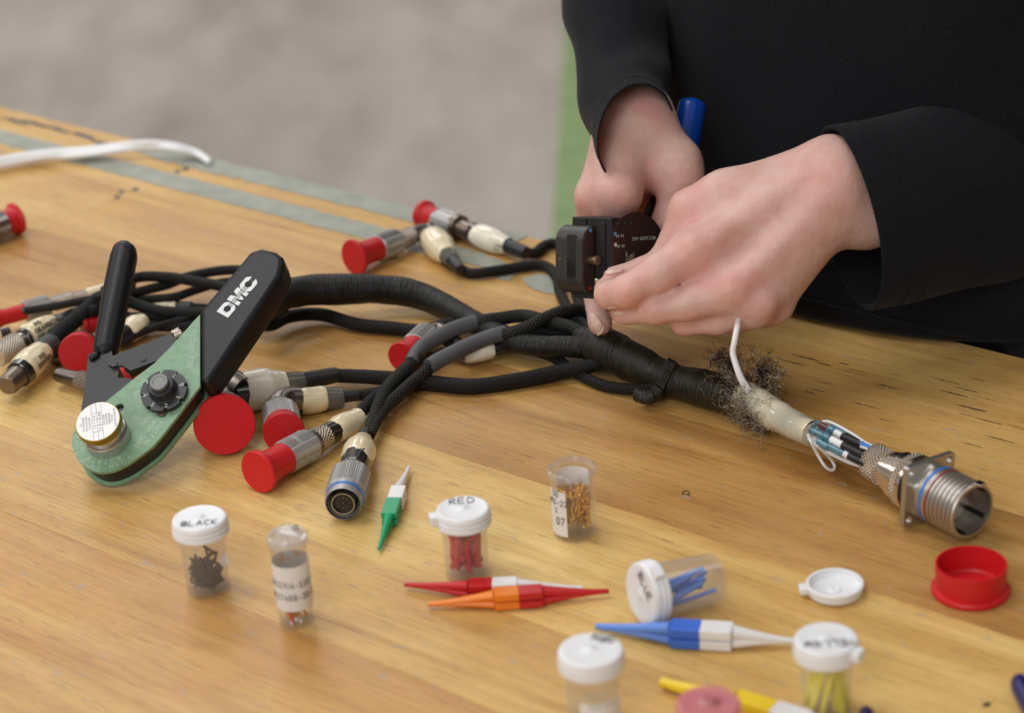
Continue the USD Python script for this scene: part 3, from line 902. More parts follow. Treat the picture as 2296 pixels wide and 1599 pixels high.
HN.part('lettering', text_flat('ERIC', .0042, a3 - unit(b3 - a3) * .00005 + UP * .004, unit(RIGHT - unit(b3 - a3) * (RIGHT @ unit(b3 - a3))), unit(a3 - b3)), 'cap_red', under=cE)
HN.part('lettering', text_flat('MS90', .0030, CP((637, 972, 13.3)) + unit(CP((637, 972, 13.3)) - CP((628, 926, 11))) * .00005 + UP * .0055 + RIGHT * .002, unit(UP * .9 - RIGHT * .1), unit(CP((637, 972, 13.3)) - CP((628, 926, 11)))), 'cap_red', under=cD)
cable('branch', [(796, 942, 8), (812, 922, 8), (830, 900, 8), (856, 880, 9)], 14, 'braid_black')
# F: the open one
fA, fB = (769, 1131, 12.1), (815, 985, 9.5)
cF = conn(fA, fB, [
    ('connector', 'ring_gray', [(.16, 24), (.02, 35), (.0, 38), (.02, 41), (.12, 42), (.13, 45), (.40, 45), (.42, 38), (.42, 0)], dict(n=216, mod=lambda th, r: ribs(54, .045, 3, .3)(th, r) if r in (5, 6) else np.ones_like(th), label='open gray connector showing its black face')),
    ('color_band', 'line_blue', [(.06, 40), (.06, 42.3), (.085, 42.6), (.085, 40)], dict(label='thin blue ring')),
    ('cavity', 'insert_black', [(.001, 36), (.14, 34), (.14, 0)], {}),
    ('shell', 'steel', [(.14, 26), (.0, 26), (.0, 23.5), (.14, 23.5)], {}),
    ('insert', 'insert_black', [(.14, 23), (.02, 23), (.02, 0)], dict(n=30)),
    ('back_shell', 'knurl_dark', [(.40, 0), (.40, 30), (.52, 30), (.55, 31), (.55, 0)], {}),
    ('clear_sleeve', 'band_black', bandp(.50, .70, 32, 35), dict(lump=.001)),
    ('label_sleeve', 'label_cream', bandp(.60, .96, 35, 26, 38), dict(label='cream label sleeve', **LBL)),
    ('shrink_sleeve', 'sleeve_black', bandp(.92, 1.12, 20, 15), {})])
a3, b3 = CP(fA), CP(fB)
ax3 = unit(b3 - a3); e1 = unit(RIGHT - ax3 * (RIGHT @ ax3)); e2 = np.cross(ax3, e1)
kk = dep(a3) / FPX
pins = [tm(m3.Manifold.sphere(2.6 * kk, 10).translate(tuple(a3 + ax3 * .02 * np.linalg.norm(b3 - a3) + kk * rr * (math.cos(t) * e1 + math.sin(t) * e2)))) for rr, t in [(0, 0)] + [(13, 2 * math.pi * k / 8) for k in range(8)]]
for q in pins:
    HN.part('contact_hole', q, 'steel_dark', under=cF)
HN.part('lettering', text_round('PS5', .0028, a3 * .22 + b3 * .78, b3 - a3, unit(RIGHT * .9 + BACK * .5), px(37, a3), True), 'ink_gray', under=cF)
# G: far left, pointing out of the picture
cG = conn((-40, 725, 11), (228, 652, 10), [
    ('connector', 'ring_gray', ringp(.35, .55, 24, .06), dict(n=216, mod=ribs(48, .06), label='light gray ribbed connector at the left edge')),
    ('ridge', 'ring_gray', ringp(.42, .45, 22.8), {}),
    ('dust_cap', 'cap_red', cap(.0, .38, 26, 18, .2), dict(label='red plastic dust cap')),
    ('back_shell', 'knurl_bright', [(.54, 0), (.54, 14), (.58, 15), (.60, 18), (.74, 18), (.76, 14), (.9, 12), (.9, 0)], {}),
    ('label_sleeve', 'label_cream', bandp(.87, 1.1, 14, 14), {})])
cable('branch', [(225, 652, 10), (262, 648, 14), (300, 636, 18)], 11, 'braid_black')
# H: gearbox oil temp
hA, hB = (-22, 806, 13), (166, 700, 15)
cH = conn(hA, hB, [
    ('connector', 'knurl_bright', ringp(.06, .32, 28, .1), dict(label='knurled connector with a printed cream sleeve')),
    ('back_shell', 'steel', [(.30, 0), (.30, 21), (.40, 21), (.40, 0)], {}),
    ('clamp_ring', 'band_black', bandp(.38, .46, 25, 28), {}),
    ('label_sleeve', 'label_cream', bandp(.42, .74, 31, 25, 32), dict(label='cream label sleeve printed GEARBOX OIL TEMP', **LBL)),
    ('clear_sleeve', 'clear_band', bandp(.71, .84, 20, 15), {}),
    ('shrink_sleeve', 'sleeve_black', bandp(.80, 1.05, 13, 10), {})])
a3, b3 = CP(hA), CP(hB)
pc = a3 * .42 + b3 * .58
od = unit(BACK * .85 + UP * .05)
od = unit(od - unit(b3 - a3) * (od @ unit(b3 - a3)))
for s, sh in (('P5', .0035), ('GEARBOX', -.0010), ('OIL TEMP', -.0055)):
    HN.part('lettering', text_round(s, .0031, pc - unit(b3 - a3) * (.004 if s == 'P5' else 0), b3 - a3, od, px(33.5, pc), True, shift=sh, bold=True), 'ink_black', under=cH)
# I: exciter
iA, iB = (20, 862, 12), (118, 768, 14)
cI = conn(iA, iB, [
    ('connector', 'steel_brown', [(-.05, 0), (-.05, 20), (.0, 24), (.2, 25), (.26, 25), (.26, 0)], dict(label='brown metal connector with a sleeve printed EXCITER')),
    ('clamp_ring', 'band_black', bandp(.20, .36, 30, 32), {}),
    ('label_sleeve', 'label_cream', bandp(.30, .76, 33, 30, 34), dict(label='cream label sleeve printed EXCITER', **LBL)),
    ('shrink_sleeve', 'shrink_dark', bandp(.70, .98, 29, 26), {})])
a3, b3 = CP(iA), CP(iB)
pc = a3 * .48 + b3 * .52
od = unit(BACK * .9 - UP * .25 + RIGHT * .1)
od = unit(od - unit(b3 - a3) * (od @ unit(b3 - a3)))
for s, sh in (('P25', .0012), ('EXCITER', -.0026)):
    HN.part('lettering', text_round(s, .0026, pc, b3 - a3, od, px(35, pc), True, shift=sh, bold=True), 'ink_black', under=cI)
# J: red disc left of the crimp tool, with another behind it
cJ = conn((176, 794, 13.2), (184, 772, 9.4), [
    ('connector', 'steel_dark', [(.5, 0), (.5, 32), (1.1, 32), (1.1, 0)], dict(label='dark connector behind the crimp tool lever')),
    ('dust_cap', 'cap_red', [(0, 0), (0, 44), (.03, 45), (.14, 45), (.2, 42), (.55, 40), (.55, 0)], dict(n=56, label='flat red dust cap'))])
cJ2 = conn((183, 730, 12), (252, 715, 12), [
    ('connector', 'steel', ringp(.45, .9, 20), dict(label='metal connector behind the lever')),
    ('dust_cap', 'cap_red', [(0, 0), (0, 30), (.12, 30), (.2, 24), (.5, 22), (.5, 0)], dict(label='red dust cap'))])
conn((255, 765, 8), (322, 722, 9), [('clamp_ring', 'band_black', bandp(.05, .45, 22, 24), {}), ('label_sleeve', 'label_cream', bandp(.4, 1.0, 27, 22, 28), dict(label='cream label sleeve', **LBL))], cJ2)
cM = conn((118, 838, 8), (240, 868, 9), [
    ('connector', 'knurl_dark', ringp(.5, .95, 23), dict(label='dull metal back shell lying under the tool')),
    ('back_shell', 'steel_dark', [(.08, 0), (.08, 14), (.14, 17), (.5, 19), (.5, 0)], {})])
conn((118, 800, 5.6), (205, 800, 6), [('back_shell', 'steel_dark', ringp(0, .8, 20), {})], cM)
cN = conn((262, 862, 9.8), (345, 818, 10), [
    ('connector', 'steel_dark', ringp(.8, 1.2, 26), dict(label='connector under the crimp tool')),
    ('dust_cap', 'cap_red', cap(0, .85, 36, 28, .15), dict(label='red dust cap'))])
conn((326, 690, 6), (430, 686, 6), [('connector', 'label_cream', bandp(.05, .67, 16, 15, 17), dict(label='cream sleeve between the cables', lump=.0006)), ], None)
cable('shrink_sleeve', [(392, 686, 6), (430, 689, 6)], [12, 12], 'shrink_dark', None, 14)
# P: connector behind the splices
cP = conn((902, 803, 10.5), (962, 748, 10), [
    ('connector', 'ring_gray', ringp(.45, .95, 31), dict(n=216, mod=ribs(54, .05, 3, .34), label='gray connector under the heat-shrink splices')),
    ('dust_cap', 'cap_red', cap(0, .5, 36, 28, .12), dict(n=48, label='red dust cap'))])
HN.part('elbow', tube(spline([CP(q) for q in [(958, 752, 10), (985, 742, 10), (1015, 768, 9), (1045, 790, 8)]], 20), px(19, W(1000, 770)), 16), 'steel_dark', under=cP)
conn((1030, 792, 8.5), (1140, 779, 8), [
    ('label_sleeve', 'label_cream_pale', bandp(.10, .70, 26, 22, 27), dict(label='cream label sleeve', **LBL)),
    ('clear_sleeve', 'band_black', bandp(.66, 1.02, 20, 14), {})], cP)
# left edge scrap connector
conn((-60, 770, 8), (14, 745, 9), [('connector', 'label_cream', bandp(.2, .8, 18, 15), dict(label='cream sleeve cut off by the picture edge')), ('shrink_sleeve', 'band_black', bandp(.76, 1.1, 13, 11), {})])

# K: separate connector at the far left edge
K = Thing('cable_connector', 'gray connector with red dust cap alone at the left edge behind the tool', 'connector', W(-10, 520))
kc = conn((38, 490, 11.6), (-60, 528, 11), [
    ('coupling_ring', 'steel', ringp(.30, .75, 31), dict(n=216, mod=ribs(54, .05, 3, .34))),
    ('dust_cap', 'cap_red', cap(0, .36, 37, 28, .1), dict(n=48)),
    ('back_shell', 'steel_dark', [(.7, 0), (.7, 26), (1.3, 24), (1.3, 0)], {})], None, K)

# --- the stripped end: shield, film tape, wires, receptacle
m = lump(tube(spline([CP(q) for q in [(1655, 890, 13), (1676, 893, 15), (1745, 935, 16), (1822, 974, 17)]], 40), np.interp(np.linspace(0, 1, 40), [0, .12, .45, .9, 1], [px(r, W(1745, 935)) for r in (26, 36, 35, 31, 29)]), 28), .0011, 120, 2)
FT = HN.part('film_wrap', m, 'film_tape', 'cloudy film tape wrapped around the bare wires')
rng = np.random.default_rng(12)
ends = []
for k in range(7):
    t = rng.uniform(0, 2 * np.pi)
    c = CP((1818, 973, 17)) + px(23, W(1818, 973)) * (math.cos(t) * UP + math.sin(t) * unit(BACK + RIGHT * .3))
    d = unit(W(1900, 1012) - W(1818, 973)) * rng.uniform(.004, .010) + UP * rng.uniform(-.001, .003)
    w = np.cross(d, BACK); w = unit(w) * .0016
    ends.append((np.array([c - w, c + w, c + d + w * .3, c + d * .9 - w * .5, c - w + BACK * .0003, c + w + BACK * .0003]), np.array([(0, 1, 2), (0, 2, 3), (4, 2, 5), (4, 3, 2)]), None))
HN.part('film_scrap', cat(ends), 'film_bits', under=FT, smooth=False, kind='stuff')

sh = []
SC = [((1640, 862), 16, (34, 40), 9), ((1627, 815), 22, (34, 26), 16), ((1663, 880), 16, (30, 50), 10), ((1710, 835), 20, (32, 32), 14), ((1725, 872), 18, (22, 32), 10), ((1678, 925), 9, (28, 26), 10), ((1702, 955), 4, (14, 12), 5), ((1650, 905), 12, (24, 28), 8)]
for (cx, cy), hh, (sx, sy), sz in SC:
    for k in range(130):
        x, y = cx + rng.normal(0, sx * .5), cy + rng.normal(0, sy * .5)
        h = max(1.5, hh + rng.normal(0, 5))
        p = CP((x, y, h))
        d = rng.normal(0, 1, 3) + .8 * UP
        pts = [p]
        d = unit(d)
        for j in range(7):
            d = unit(d + rng.normal(0, .55, 3))
            pts.append(pts[-1] + d * rng.uniform(.0010, .0024))
        pts = np.array(pts)
        pts[:, 2] = np.maximum(pts[:, 2], TOP + .0004)
        sh.append(tube(spline(pts, 15), .00014 if k % 5 else .00022, 3, False))
for k in range(110):                                   # combed strands leaving the lacing
    t = rng.uniform(0, 2 * np.pi)
    c = CP((1652, 893, 13)) + px(30, W(1652, 893)) * rng.uniform(.6, 1.15) * (math.cos(t) * UP + math.sin(t) * unit(BACK))
    c2 = CP((1678, 905, 14)) + px(32, W(1652, 893)) * rng.uniform(.95, 1.4) * (math.cos(t + .3) * UP + math.sin(t + .3) * unit(BACK)) + rng.normal(0, .002, 3)
    c2[2] = max(c2[2], TOP + .001)
    sh.append(tube(spline([c, (c + c2) / 2 + rng.normal(0, .002, 3), c2], 9), .00014, 3, False))
for k in range(120):                                    # a lock standing up on the left
    c = CP((1668 + rng.normal(0, 6), 872 + rng.normal(0, 8), 19))
    m_ = CP((1640 + rng.normal(0, 8), 836 + rng.normal(0, 6), 27))
    e = CP((1612 + rng.normal(0, 10), 806 + rng.normal(0, 9), 34))
    f = CP((1618 + rng.normal(0, 14), 800 + rng.normal(0, 8), 37))
    sh.append(tube(spline([c, m_, e, f], 16), .00013, 3, False))
co = []
for pts, r in (([(1668, 880, 18), (1650, 850, 24), (1626, 816, 31)], 11), ([(1655, 905, 12), (1662, 885, 18), (1668, 872, 20)], 16), ([(1700, 872, 20), (1716, 846, 24), (1706, 824, 26)], 15), ([(1716, 880, 16), (1732, 868, 16)], 12), ([(1668, 918, 11), (1690, 945, 5)], 10)):
    c = spline([CP(q) for q in pts], 16)
    co.append(lump(tube(c, px(r, c[0]) * np.sin(np.linspace(.5, 2.7, 16)), 14), .0032, 260, len(co) + 3)[:2] + (None,))
v, f, _ = cat(co)
HN.part('shield_clump', (v, f, None), 'shield_core', 'matted shield strands', smooth=True)
v, f, _ = cat(sh)
HN.part('shield_braid', (v, f, None), 'shield_wire', 'frayed silvery shield wires combed back', smooth=True, kind='stuff')

wire = cable('wire', [(1686, 893, 20), (1675, 872, 27), (1660, 846, 34), (1648, 812, 42), (1643, 790, 47), (1647, 765, 53), (1652, 738, 58), (1656, 715, 60)], [8.5, 8.5, 8, 7.5, 7, 7, 7, 6.5], 'wire_white', 'single white wire rising to the fingers', 12)
# cores with solder sleeves
CORES = [[('solder_teal', (1826, 949), (1838, 953), 9), ('solder_brown', (1837, 952), (1857, 963), 8.5), ('solder_teal', (1856, 962), (1875, 971), 10), ('wire_white', (1873, 970), (1891, 981), 8.5), ('wire_black', (1889, 979), (1935, 1000), 9.5)],
         [('solder_teal', (1819, 964), (1866, 987), 10), ('wire_white', (1864, 986), (1892, 1001), 9), ('wire_black', (1890, 999), (1938, 1023), 9.5)],
         [('solder_teal', (1834, 989), (1860, 1004), 9), ('solder_teal', (1858, 1002), (1895, 1019), 9.5), ('wire_white', (1893, 1017), (1907, 1025), 8.5), ('wire_black', (1904, 1023), (1942, 1042), 9.5)],
         [('solder_teal', (1866, 956), (1905, 978), 7), ('wire_black', (1900, 976), (1950, 1006), 7)],
         [('solder_teal', (1880, 990), (1912, 1004), 7), ('wire_white', (1911, 1003), (1922, 1008), 7), ('wire_black', (1920, 1006), (1950, 1020), 7)]]
hgt = [24, 25, 22, 17, 20]
for k, segs in enumerate(CORES):
    first = None
    for mt, a, b, r in segs:
        a3, b3 = CP((*a, hgt[k])), CP((*b, hgt[k] - 1.0))
        mm = tube(spline([a3, (a3 * 2 + b3) / 3, (a3 + b3 * 2) / 3, b3], 9), px(r, a3), 12)
        if 'teal' in mt:
            mm = lump(mm, .0005, 300, k)
        q = HN.part('core' if first is None else {'solder_teal': 'solder_sleeve', 'solder_brown': 'solder_sleeve', 'wire_white': 'white_sleeve', 'wire_black': 'black_sleeve'}[mt], mm, mt, under=first)
        first = first or q
for k in range(12):
    u = k / 11
    y0, y1 = 976 + 8 * math.sin(k * 1.9), 1022 + 32 * u
    cable('wire', [(1810 + 2 * (k % 3), 966 + 20 * u, 15), (1850, 983 + 30 * u + 2 * math.sin(k * 2.1), 16 - 7 * abs(u - .5)), (1905, 1010 + 30 * u + 2 * math.cos(k * 1.3), 16 - 7 * abs(u - .5)), (1962, 1022 + 32 * u, 17)], 3.2, 'wire_white', None, 8, per=5)
cable('wire', [(1838, 948, 24), (1856, 946, 25), (1880, 956, 25), (1915, 976, 24), (1950, 1000, 22)], 3.4, 'wire_white', None, 8)
for k, (mt, o) in enumerate([('wire_blue', 0), ('wire_white', 5), ('wire_blue', -4), ('wire_white', -8)]):
    cable('wire', [(1928, 997 + o, 25), (1945, 1003 + o, 24), (1966, 1016 + o, 22)], 3.2, mt, None, 8)
cable('wire', [(1812, 976, 20), (1818, 990, 20), (1832, 1018, 12), (1849, 1045, 6), (1862, 1055, 3), (1870, 1053, 3), (1871, 1045, 4), (1864, 1032, 7), (1846, 1012, 14), (1832, 1000, 18), (1826, 990, 19)], 3.6, 'wire_white', 'white wire loop hanging out of the bundle', 10)
for k in range(3):
    cable('wire', [(1848, 1006, 5), (1880, 1024 + 3 * k, 5), (1945, 1052 + 2 * k, 9)], 4, ['solder_teal', 'wire_black', 'solder_brown'][k], None, 8)

rA, rB = (1957, 1036, 18.5), (2181, 1148, 18.5)
a3, b3 = CP(rA), CP(rB)
L = np.linalg.norm(b3 - a3)
ax3 = unit(b3 - a3)
kk = dep((a3 + b3) / 2) / FPX
thr = []
for i in range(5):
    t0 = .775 + i * .041
    thr += [(t0, 61.5), (t0 + .010, 61.5), (t0 + .018, 66), (t0 + .031, 66), (t0 + .039, 61.5)]
hexm = lambda th, row: np.where(row <= 3, np.clip(1 / np.cos((th % (np.pi / 3)) - np.pi / 6) * .93, .93, 1.06), 1.0)
cR = conn(rA, rB, [
    ('receptacle', 'steel_matte', [(.55, 0), (.55, 66), (.60, 66), (.63, 66), (.64, 66), (.77, 66)] + thr + [(.985, 65), (1.0, 63), (1.0, 57), (.72, 56), (.72, 0)], dict(n=72, mod=hexm, label='open threaded steel receptacle with a square flange')),
    ('back_shell', 'steel_bright', [(.14, 0), (.14, 38), (.20, 38), (.20, 47), (.235, 47), (.245, 51), (.28, 51), (.29, 57), (.345, 57), (.36, 62), (.375, 62), (.375, 0)], dict(n=60, label='bright stepped back shell')),
    ('knurled_ring', 'knurl_bright', [(0, 0), (.0, 40), (.005, 45), (.02, 46), (.02, 44.5), (.135, 44.5), (.14, 42), (.14, 0)], dict(n=60)),
    ('knurled_ring', 'knurl_bright', ringp(.375, .435, 66, .08), dict(n=60)),
    ('lip', 'steel_bright', ringp(.435, .475, 67, .15), dict(n=60)),
    ('seal', 'band_black', ringp(.475, .535, 61), dict(n=48)),
    ('color_band', 'line_blue', [(.672, 60), (.672, 66.8), (.692, 66.8), (.692, 60)], dict(n=60, label='blue ring')),
    ('color_band', 'line_red', [(.733, 60), (.733, 66.8), (.749, 66.8), (.749, 60)], dict(n=60, label='dark red ring')),
    ('insert', 'steel_matte', [(.80, 55.5), (.80, 0)], dict(n=48))])
side = unit(np.cross(ax3, ZZ)); upv = np.cross(side, ax3)
hs = 74 * kk
g = sbox(-hs, -hs, hs, hs).buffer(-.002).buffer(.002).buffer(0)
for sx in (-1, 1):
    for sy in (-1, 1):
        g = g.difference(Point(sx * hs * .79, sy * hs * .79).buffer(9 * kk))
rt = math.radians(4)
s2, u2 = side * math.cos(rt) + upv * math.sin(rt), upv * math.cos(rt) - side * math.sin(rt)
HN.part('flange', xf(prism(g, 0, .0032), a3 + ax3 * L * .535, s2, u2, ax3), 'steel_matte', 'square flange with four holes', under=cR)
for ang in (20, 95, 140, 215, 290):
    t = math.radians(ang)
    dv = math.cos(t) * side + math.sin(t) * upv
    tv = np.cross(ax3, dv)
    kb = rbox(-.0012, .0012, -.0009, .0009, 0, .05 * L / .25 * .9, .0002, 6)
    HN.part('keyway', xf(kb, a3 + ax3 * L * .80 + dv * 55 * kk, tv, dv, ax3), 'insert_black', under=cR, smooth=25)
HN.part('notch', xf(rbox(-.0022, .0022, -.0006, .0006, 0, .005, .0003, 6), a3 + ax3 * (L * .965) + unit(upv * .95 - side * .3) * 65.6 * kk, np.cross(ax3, upv), upv, ax3), 'steel_bright', under=cR)

# white cable at the far left
WC = Thing('cable_bundle', 'bundle of thin white cables lying across the far left corner of the bench', 'cable', W(200, 350))
for k in range(5):
    o = (k - 2) * 4.2
    cable('strand', [(-620, 560 + o * 1.3, 4 + 2 * (k % 2)), (-300, 470 + o * 1.2, 4 + 2 * (k % 2)), (-60, 384 + o * 1.1, 4 + 2 * (k % 2)), (0, 366 + o * 1.2, 4 + 2 * (k % 2)), (100, 349 + o, 5 + 2 * (k % 2)), (200, 340 + o * .9, 7), (290, 328 + o * .8, 13 - k), (350, 325 + o * .7, 14 - k), (400, 331 + o * .6, 10), (440, 343 + o * .5, 5), (470, 362 + o * .4, 3)], 5.2, 'wire_white', None, 10, thing=WC)

# ================================================================ green crimp tool lying on the cables
class Plane:
    def __init__(self, o, n, xhint):
        self.o, self.n = np.asarray(o, float), unit(n)
        self.x = unit(xhint - self.n * (xhint @ self.n))
        self.y = np.cross(self.n, self.x)

    def at(self, qx, qy, off=0.0):
        d = ray(qx, qy)
        o = self.o + self.n * off
        return EYE + d * (((o - EYE) @ self.n) / (d @ self.n))

    def loc(self, qx, qy, off=0.0):
        p = self.at(qx, qy, off) - self.o
        return (p @ self.x, p @ self.y)

    def put(self, m):
        return xf(m, self.o, self.x, self.y, self.n)


def zq(pts, ox, oy, s):
    return [(ox + x / s, oy + y / s) for x, y in pts]


NT = unit(RIGHT * -.17 + UP * .53 + BACK * .83)
GREEN = zq([(822, 530), (822, 945), (792, 985), (700, 1108), (600, 1235), (550, 1292), *[tuple(q[:2]) for q in spline([(550, 1292, 0), (470, 1352, 0), (395, 1402, 0), (310, 1438, 0), (230, 1443, 0), (160, 1412, 0), (110, 1362, 0), (84, 1295, 0), (86, 1225, 0), (120, 1160, 0)], 44)][1:], (180, 1110), (270, 1040), (350, 975), (450, 893), (560, 810), (640, 730), (720, 642), (790, 562)], 130, 500, 2.579)
h0 = .03
for _ in range(6):
    TPL = Plane(W(240, 985, h0), NT, RIGHT)
    low = min((TPL.at(*q) - TPL.n * .0165)[2] for q in GREEN + [(212, 1058), (230, 1061)])
    h0 += TOP + .0008 - low
CT = Thing('crimp_tool', 'green and black hand crimp tool lying open across the black cables', 'crimp tool', [TPL.o[0], TPL.o[1], TOP])


def tp(pts, off=0.0):
    return [TPL.loc(x, y, off) for x, y in pts]


gp = Polygon(tp(GREEN)).buffer(0)
hole = Point(*TPL.loc(130 + 355 / 2.579, 500 + 1070 / 2.579)).buffer(.0026)
CT.part('frame_plate', TPL.put(prism(gp.difference(hole), -.0022, 0)), 'tool_green', 'upper green frame plate', smooth=25)
CT.part('frame_plate', TPL.put(prism(gp, -.0165, -.0145)), 'tool_green', 'lower green frame plate', smooth=25)
CT.part('core', TPL.put(prism(gp.buffer(-.0022), -.0145, -.0022)), 'tool_edge', 'dark core between the frame plates', smooth=25)
zt = lambda pts: zq(pts, 130, 500, 2.579)


def pill(pts_px, z0, z1, rho, n=10):
    """rounded solid over an outline seen in the tool's plane"""
    g = Polygon(tp(pts_px)).buffer(-rho)
    c = list((g.geoms[0] if hasattr(g, 'geoms') else g).exterior.coords)
    return TPL.put(hull([((x, y, z), rho) for x, y in c for z in (z0 + rho, z1 - rho)], n))


CT.part('grip', pill(zt([(824, 512), (950, 365), (1116, 168), (1180, 148), (1262, 168), (1300, 196), (1312, 240), (1290, 320), (1150, 540), (1000, 760), (852, 968), (826, 950)]), -.0185, .0016, .0035, 12), 'grip_black', 'broad black grip with white letters', smooth=40)
LEV = [(176, 760), (305, 722), (318, 775), (352, 838), (345, 905), (322, 962), (300, 1010), (255, 1070), (150, 1150), (118, 1230), (120, 1180), (150, 980)]
CT.part('lever', TPL.put(prism(Polygon(tp(zt(LEV), -.004)).buffer(0), -.0135, -.0040)), 'tool_black', 'black steel lever arm', smooth=25)
CT.part('grip', pill(zt([(305, 85), (340, 66), (395, 72), (428, 100), (430, 150), (392, 280), (350, 500), (332, 600), (322, 712), (300, 735), (178, 772), (172, 740), (205, 560), (240, 350), (280, 160)]), -.0160, -.0005, .0070, 14), 'grip_black', 'narrow black lever grip', smooth=40)
CT.part('grip_collar', pill(zt([(166, 762), (185, 738), (300, 712), (328, 716), (322, 742), (230, 756), (176, 792)]), -.0150, -.0012, .002, 10), 'grip_black', smooth=40)
CT.part('link', TPL.put(prism(Polygon(tp(zt([(283, 800), (296, 778), (640, 645), (684, 648), (692, 690), (640, 745), (604, 785), (420, 855), (372, 826), (318, 832), (292, 822)]), -.0022)).buffer(0), -.0039, -.0022)), 'tool_black', 'ratchet link between lever and frame', smooth=25)
CT.part('link', TPL.put(prism(Polygon(tp(zt([(376, 822), (604, 762), (630, 745), (600, 784), (412, 872), (384, 846)]), -.0055)).buffer(0), -.0100, -.0055)), 'tool_edge', 'lower ratchet link', smooth=25)
for q, r in (((318, 802), .0024), ((484, 776), .0019)):
    c = TPL.loc(*zt([q])[0])
    CT.part('rivet', TPL.put(prism(Point(*c).buffer(r), -.0024, -.0017)), 'tool_black', smooth=25)
c = TPL.loc(*zt([(345, 985)])[0])
CT.part('pivot_washer', TPL.put(prism(Point(*c).buffer(.0125), -.0060, -.0038)), 'tool_black', 'dark round pivot washer', smooth=25)
sp = []
for k in range(40):
    u = k / 39
    t = u * 5 * 2 * math.pi
    sp.append(TPL.at(130 + (672 + 42 * u) / 2.579, 500 + (658 - 22 * u) / 2.579, -.004) + .0034 * (math.cos(t) * TPL.n + math.sin(t) * unit(TPL.y * .9 - TPL.x * .4)))
CT.part('spring', tube(spline(sp, 160), .0006, 7), 'steel_bright')
# selector dial
dc = TPL.loc(*zt([(610, 968)])[0], .0035)
rd = .0134
g = Point(*dc).buffer(rd, 40)
for k in range(8):
    t = 2 * math.pi * k / 8 + .17
    g = g.difference(Point(dc[0] + rd * math.cos(t) * .97, dc[1] + rd * math.sin(t) * .97).buffer(.0011))
DI = CT.part('selector_dial', TPL.put(prism(g, .0004, .0035)), 'dial_black', 'black notched dial with numbers', smooth=25)
dz = TPL.o + TPL.x * dc[0] + TPL.y * dc[1]
CT.part('knob', rev(dz + TPL.n * .0034, TPL.n, [(0, 0), (0, .0086), (.0006, .0080), (.0030, .0074), (.0032, .0076), (.0058, .0076), (.0064, .0070), (.0064, 0)], 40), 'dial_black', under=DI)
CT.part('button', rev(dz + TPL.n * .0096, TPL.n, [(0, 0), (0, .0055), (.0026, .0055), (.0031, .0050), (.0031, .0036), (.0029, .0034), (.0029, 0)], 36), 'button_steel', 'steel push button', under=DI)
for k, ch in enumerate('12345678'):
    t = math.radians(-32 - 45 * k)
    out = math.cos(t) * TPL.x + math.sin(t) * TPL.y
    CT.part('lettering', text_flat(ch, .0026, dz + TPL.n * .00352 + out * .0106, np.cross(-out, TPL.n) * -1 if False else np.cross(out, TPL.n) * -1, TPL.n, True), 'engraving', under=DI)
c = TPL.at(*zt([(680, 1043)])[0], .0006)
CT.part('set_pin', rev(c, TPL.n, [(0, 0), (0, .0016), (.0030, .0016), (.0034, .0012), (.0034, 0)], 20), 'dial_black')
c = TPL.at(*zt([(603, 1094)])[0], .0002)
CT.part('screw', rev(c, TPL.n, [(0, 0), (0, .0031), (.0008, .0031), (.0010, .0028), (.0010, .0008), (.0002, .0007), (.0002, 0)], 26), 'screw_brown', 'small brown screw beside the dial')
# turret head
tb = TPL.at(*zt([(292, 1248)])[0], 0.0)
TU = CT.part('turret', rev(tb, TPL.n, [(-.001, 0), (-.001, .0130), (.0072, .0130), (.0080, .0124), (.0080, .0110), (.0140, .0098), (.0140, 0)], 56), 'aluminium', 'round silver turret head')
CT.part('turret_ring', rev(tb + TPL.n * .0140, TPL.n, [(0, 0), (0, .0126), (.0004, .0130), (.0040, .0130), (.0046, .0126), (.0046, 0)], 56), 'brass', 'brass ring of the turret', under=TU)
pl_ = tb + TPL.n * .01865
CT.part('data_plate', rev(pl_, TPL.n, [(0, 0), (0, .0123), (.0002, .0123), (.0002, 0)], 56), 'plate_white', 'white data plate printed with a table', under=TU)
rx = unit(-(TPL.y) + TPL.x * .18)       # the print reads towards the viewer
ru = np.cross(TPL.n, rx)
LINES = [('USE WITH CONTACTS', .0098), ('SIZE 20', .0082), ('WIRE BARREL', .0067), ('M24254 & 55', .0051), ('M3192 & 93', .0036), ('WIRE  20  22  24  26', .0012), ('SEL   6   5   4   3', -.0018), ('AS31662 & 63', -.0046), ('M83723/33 & /34', -.0064), ('M39029/4 /5 /11', -.0082), ('/12', -.0098)]
for s, y in LINES:
    CT.part('lettering', text_flat(s, .0010 if abs(y) < .0099 else .0009, pl_ + TPL.n * .0002 + ru * y, rx, TPL.n, squeeze=.82, depth=.00006), 'ink_gray', under=TU)
for y, l in ((.0026, .0116), (-.0003, .0122), (-.0032, .0116)):
    CT.part('rule', xf(rbox(-l, l, -.00008, .00008, 0, .0001, .00003, 4), pl_ + TPL.n * .0002 + ru * y, rx, ru, TPL.n), 'ink_gray', under=TU)
for x in (-.0058, -.0016, .0026, .0066):
    CT.part('rule', xf(rbox(-.0029, .0029, -.00007, .00007, 0, .0001, .00003, 4), pl_ + TPL.n * .0002 - ru * .0003 + rx * x, ru, -rx, TPL.n), 'ink_gray', under=TU)
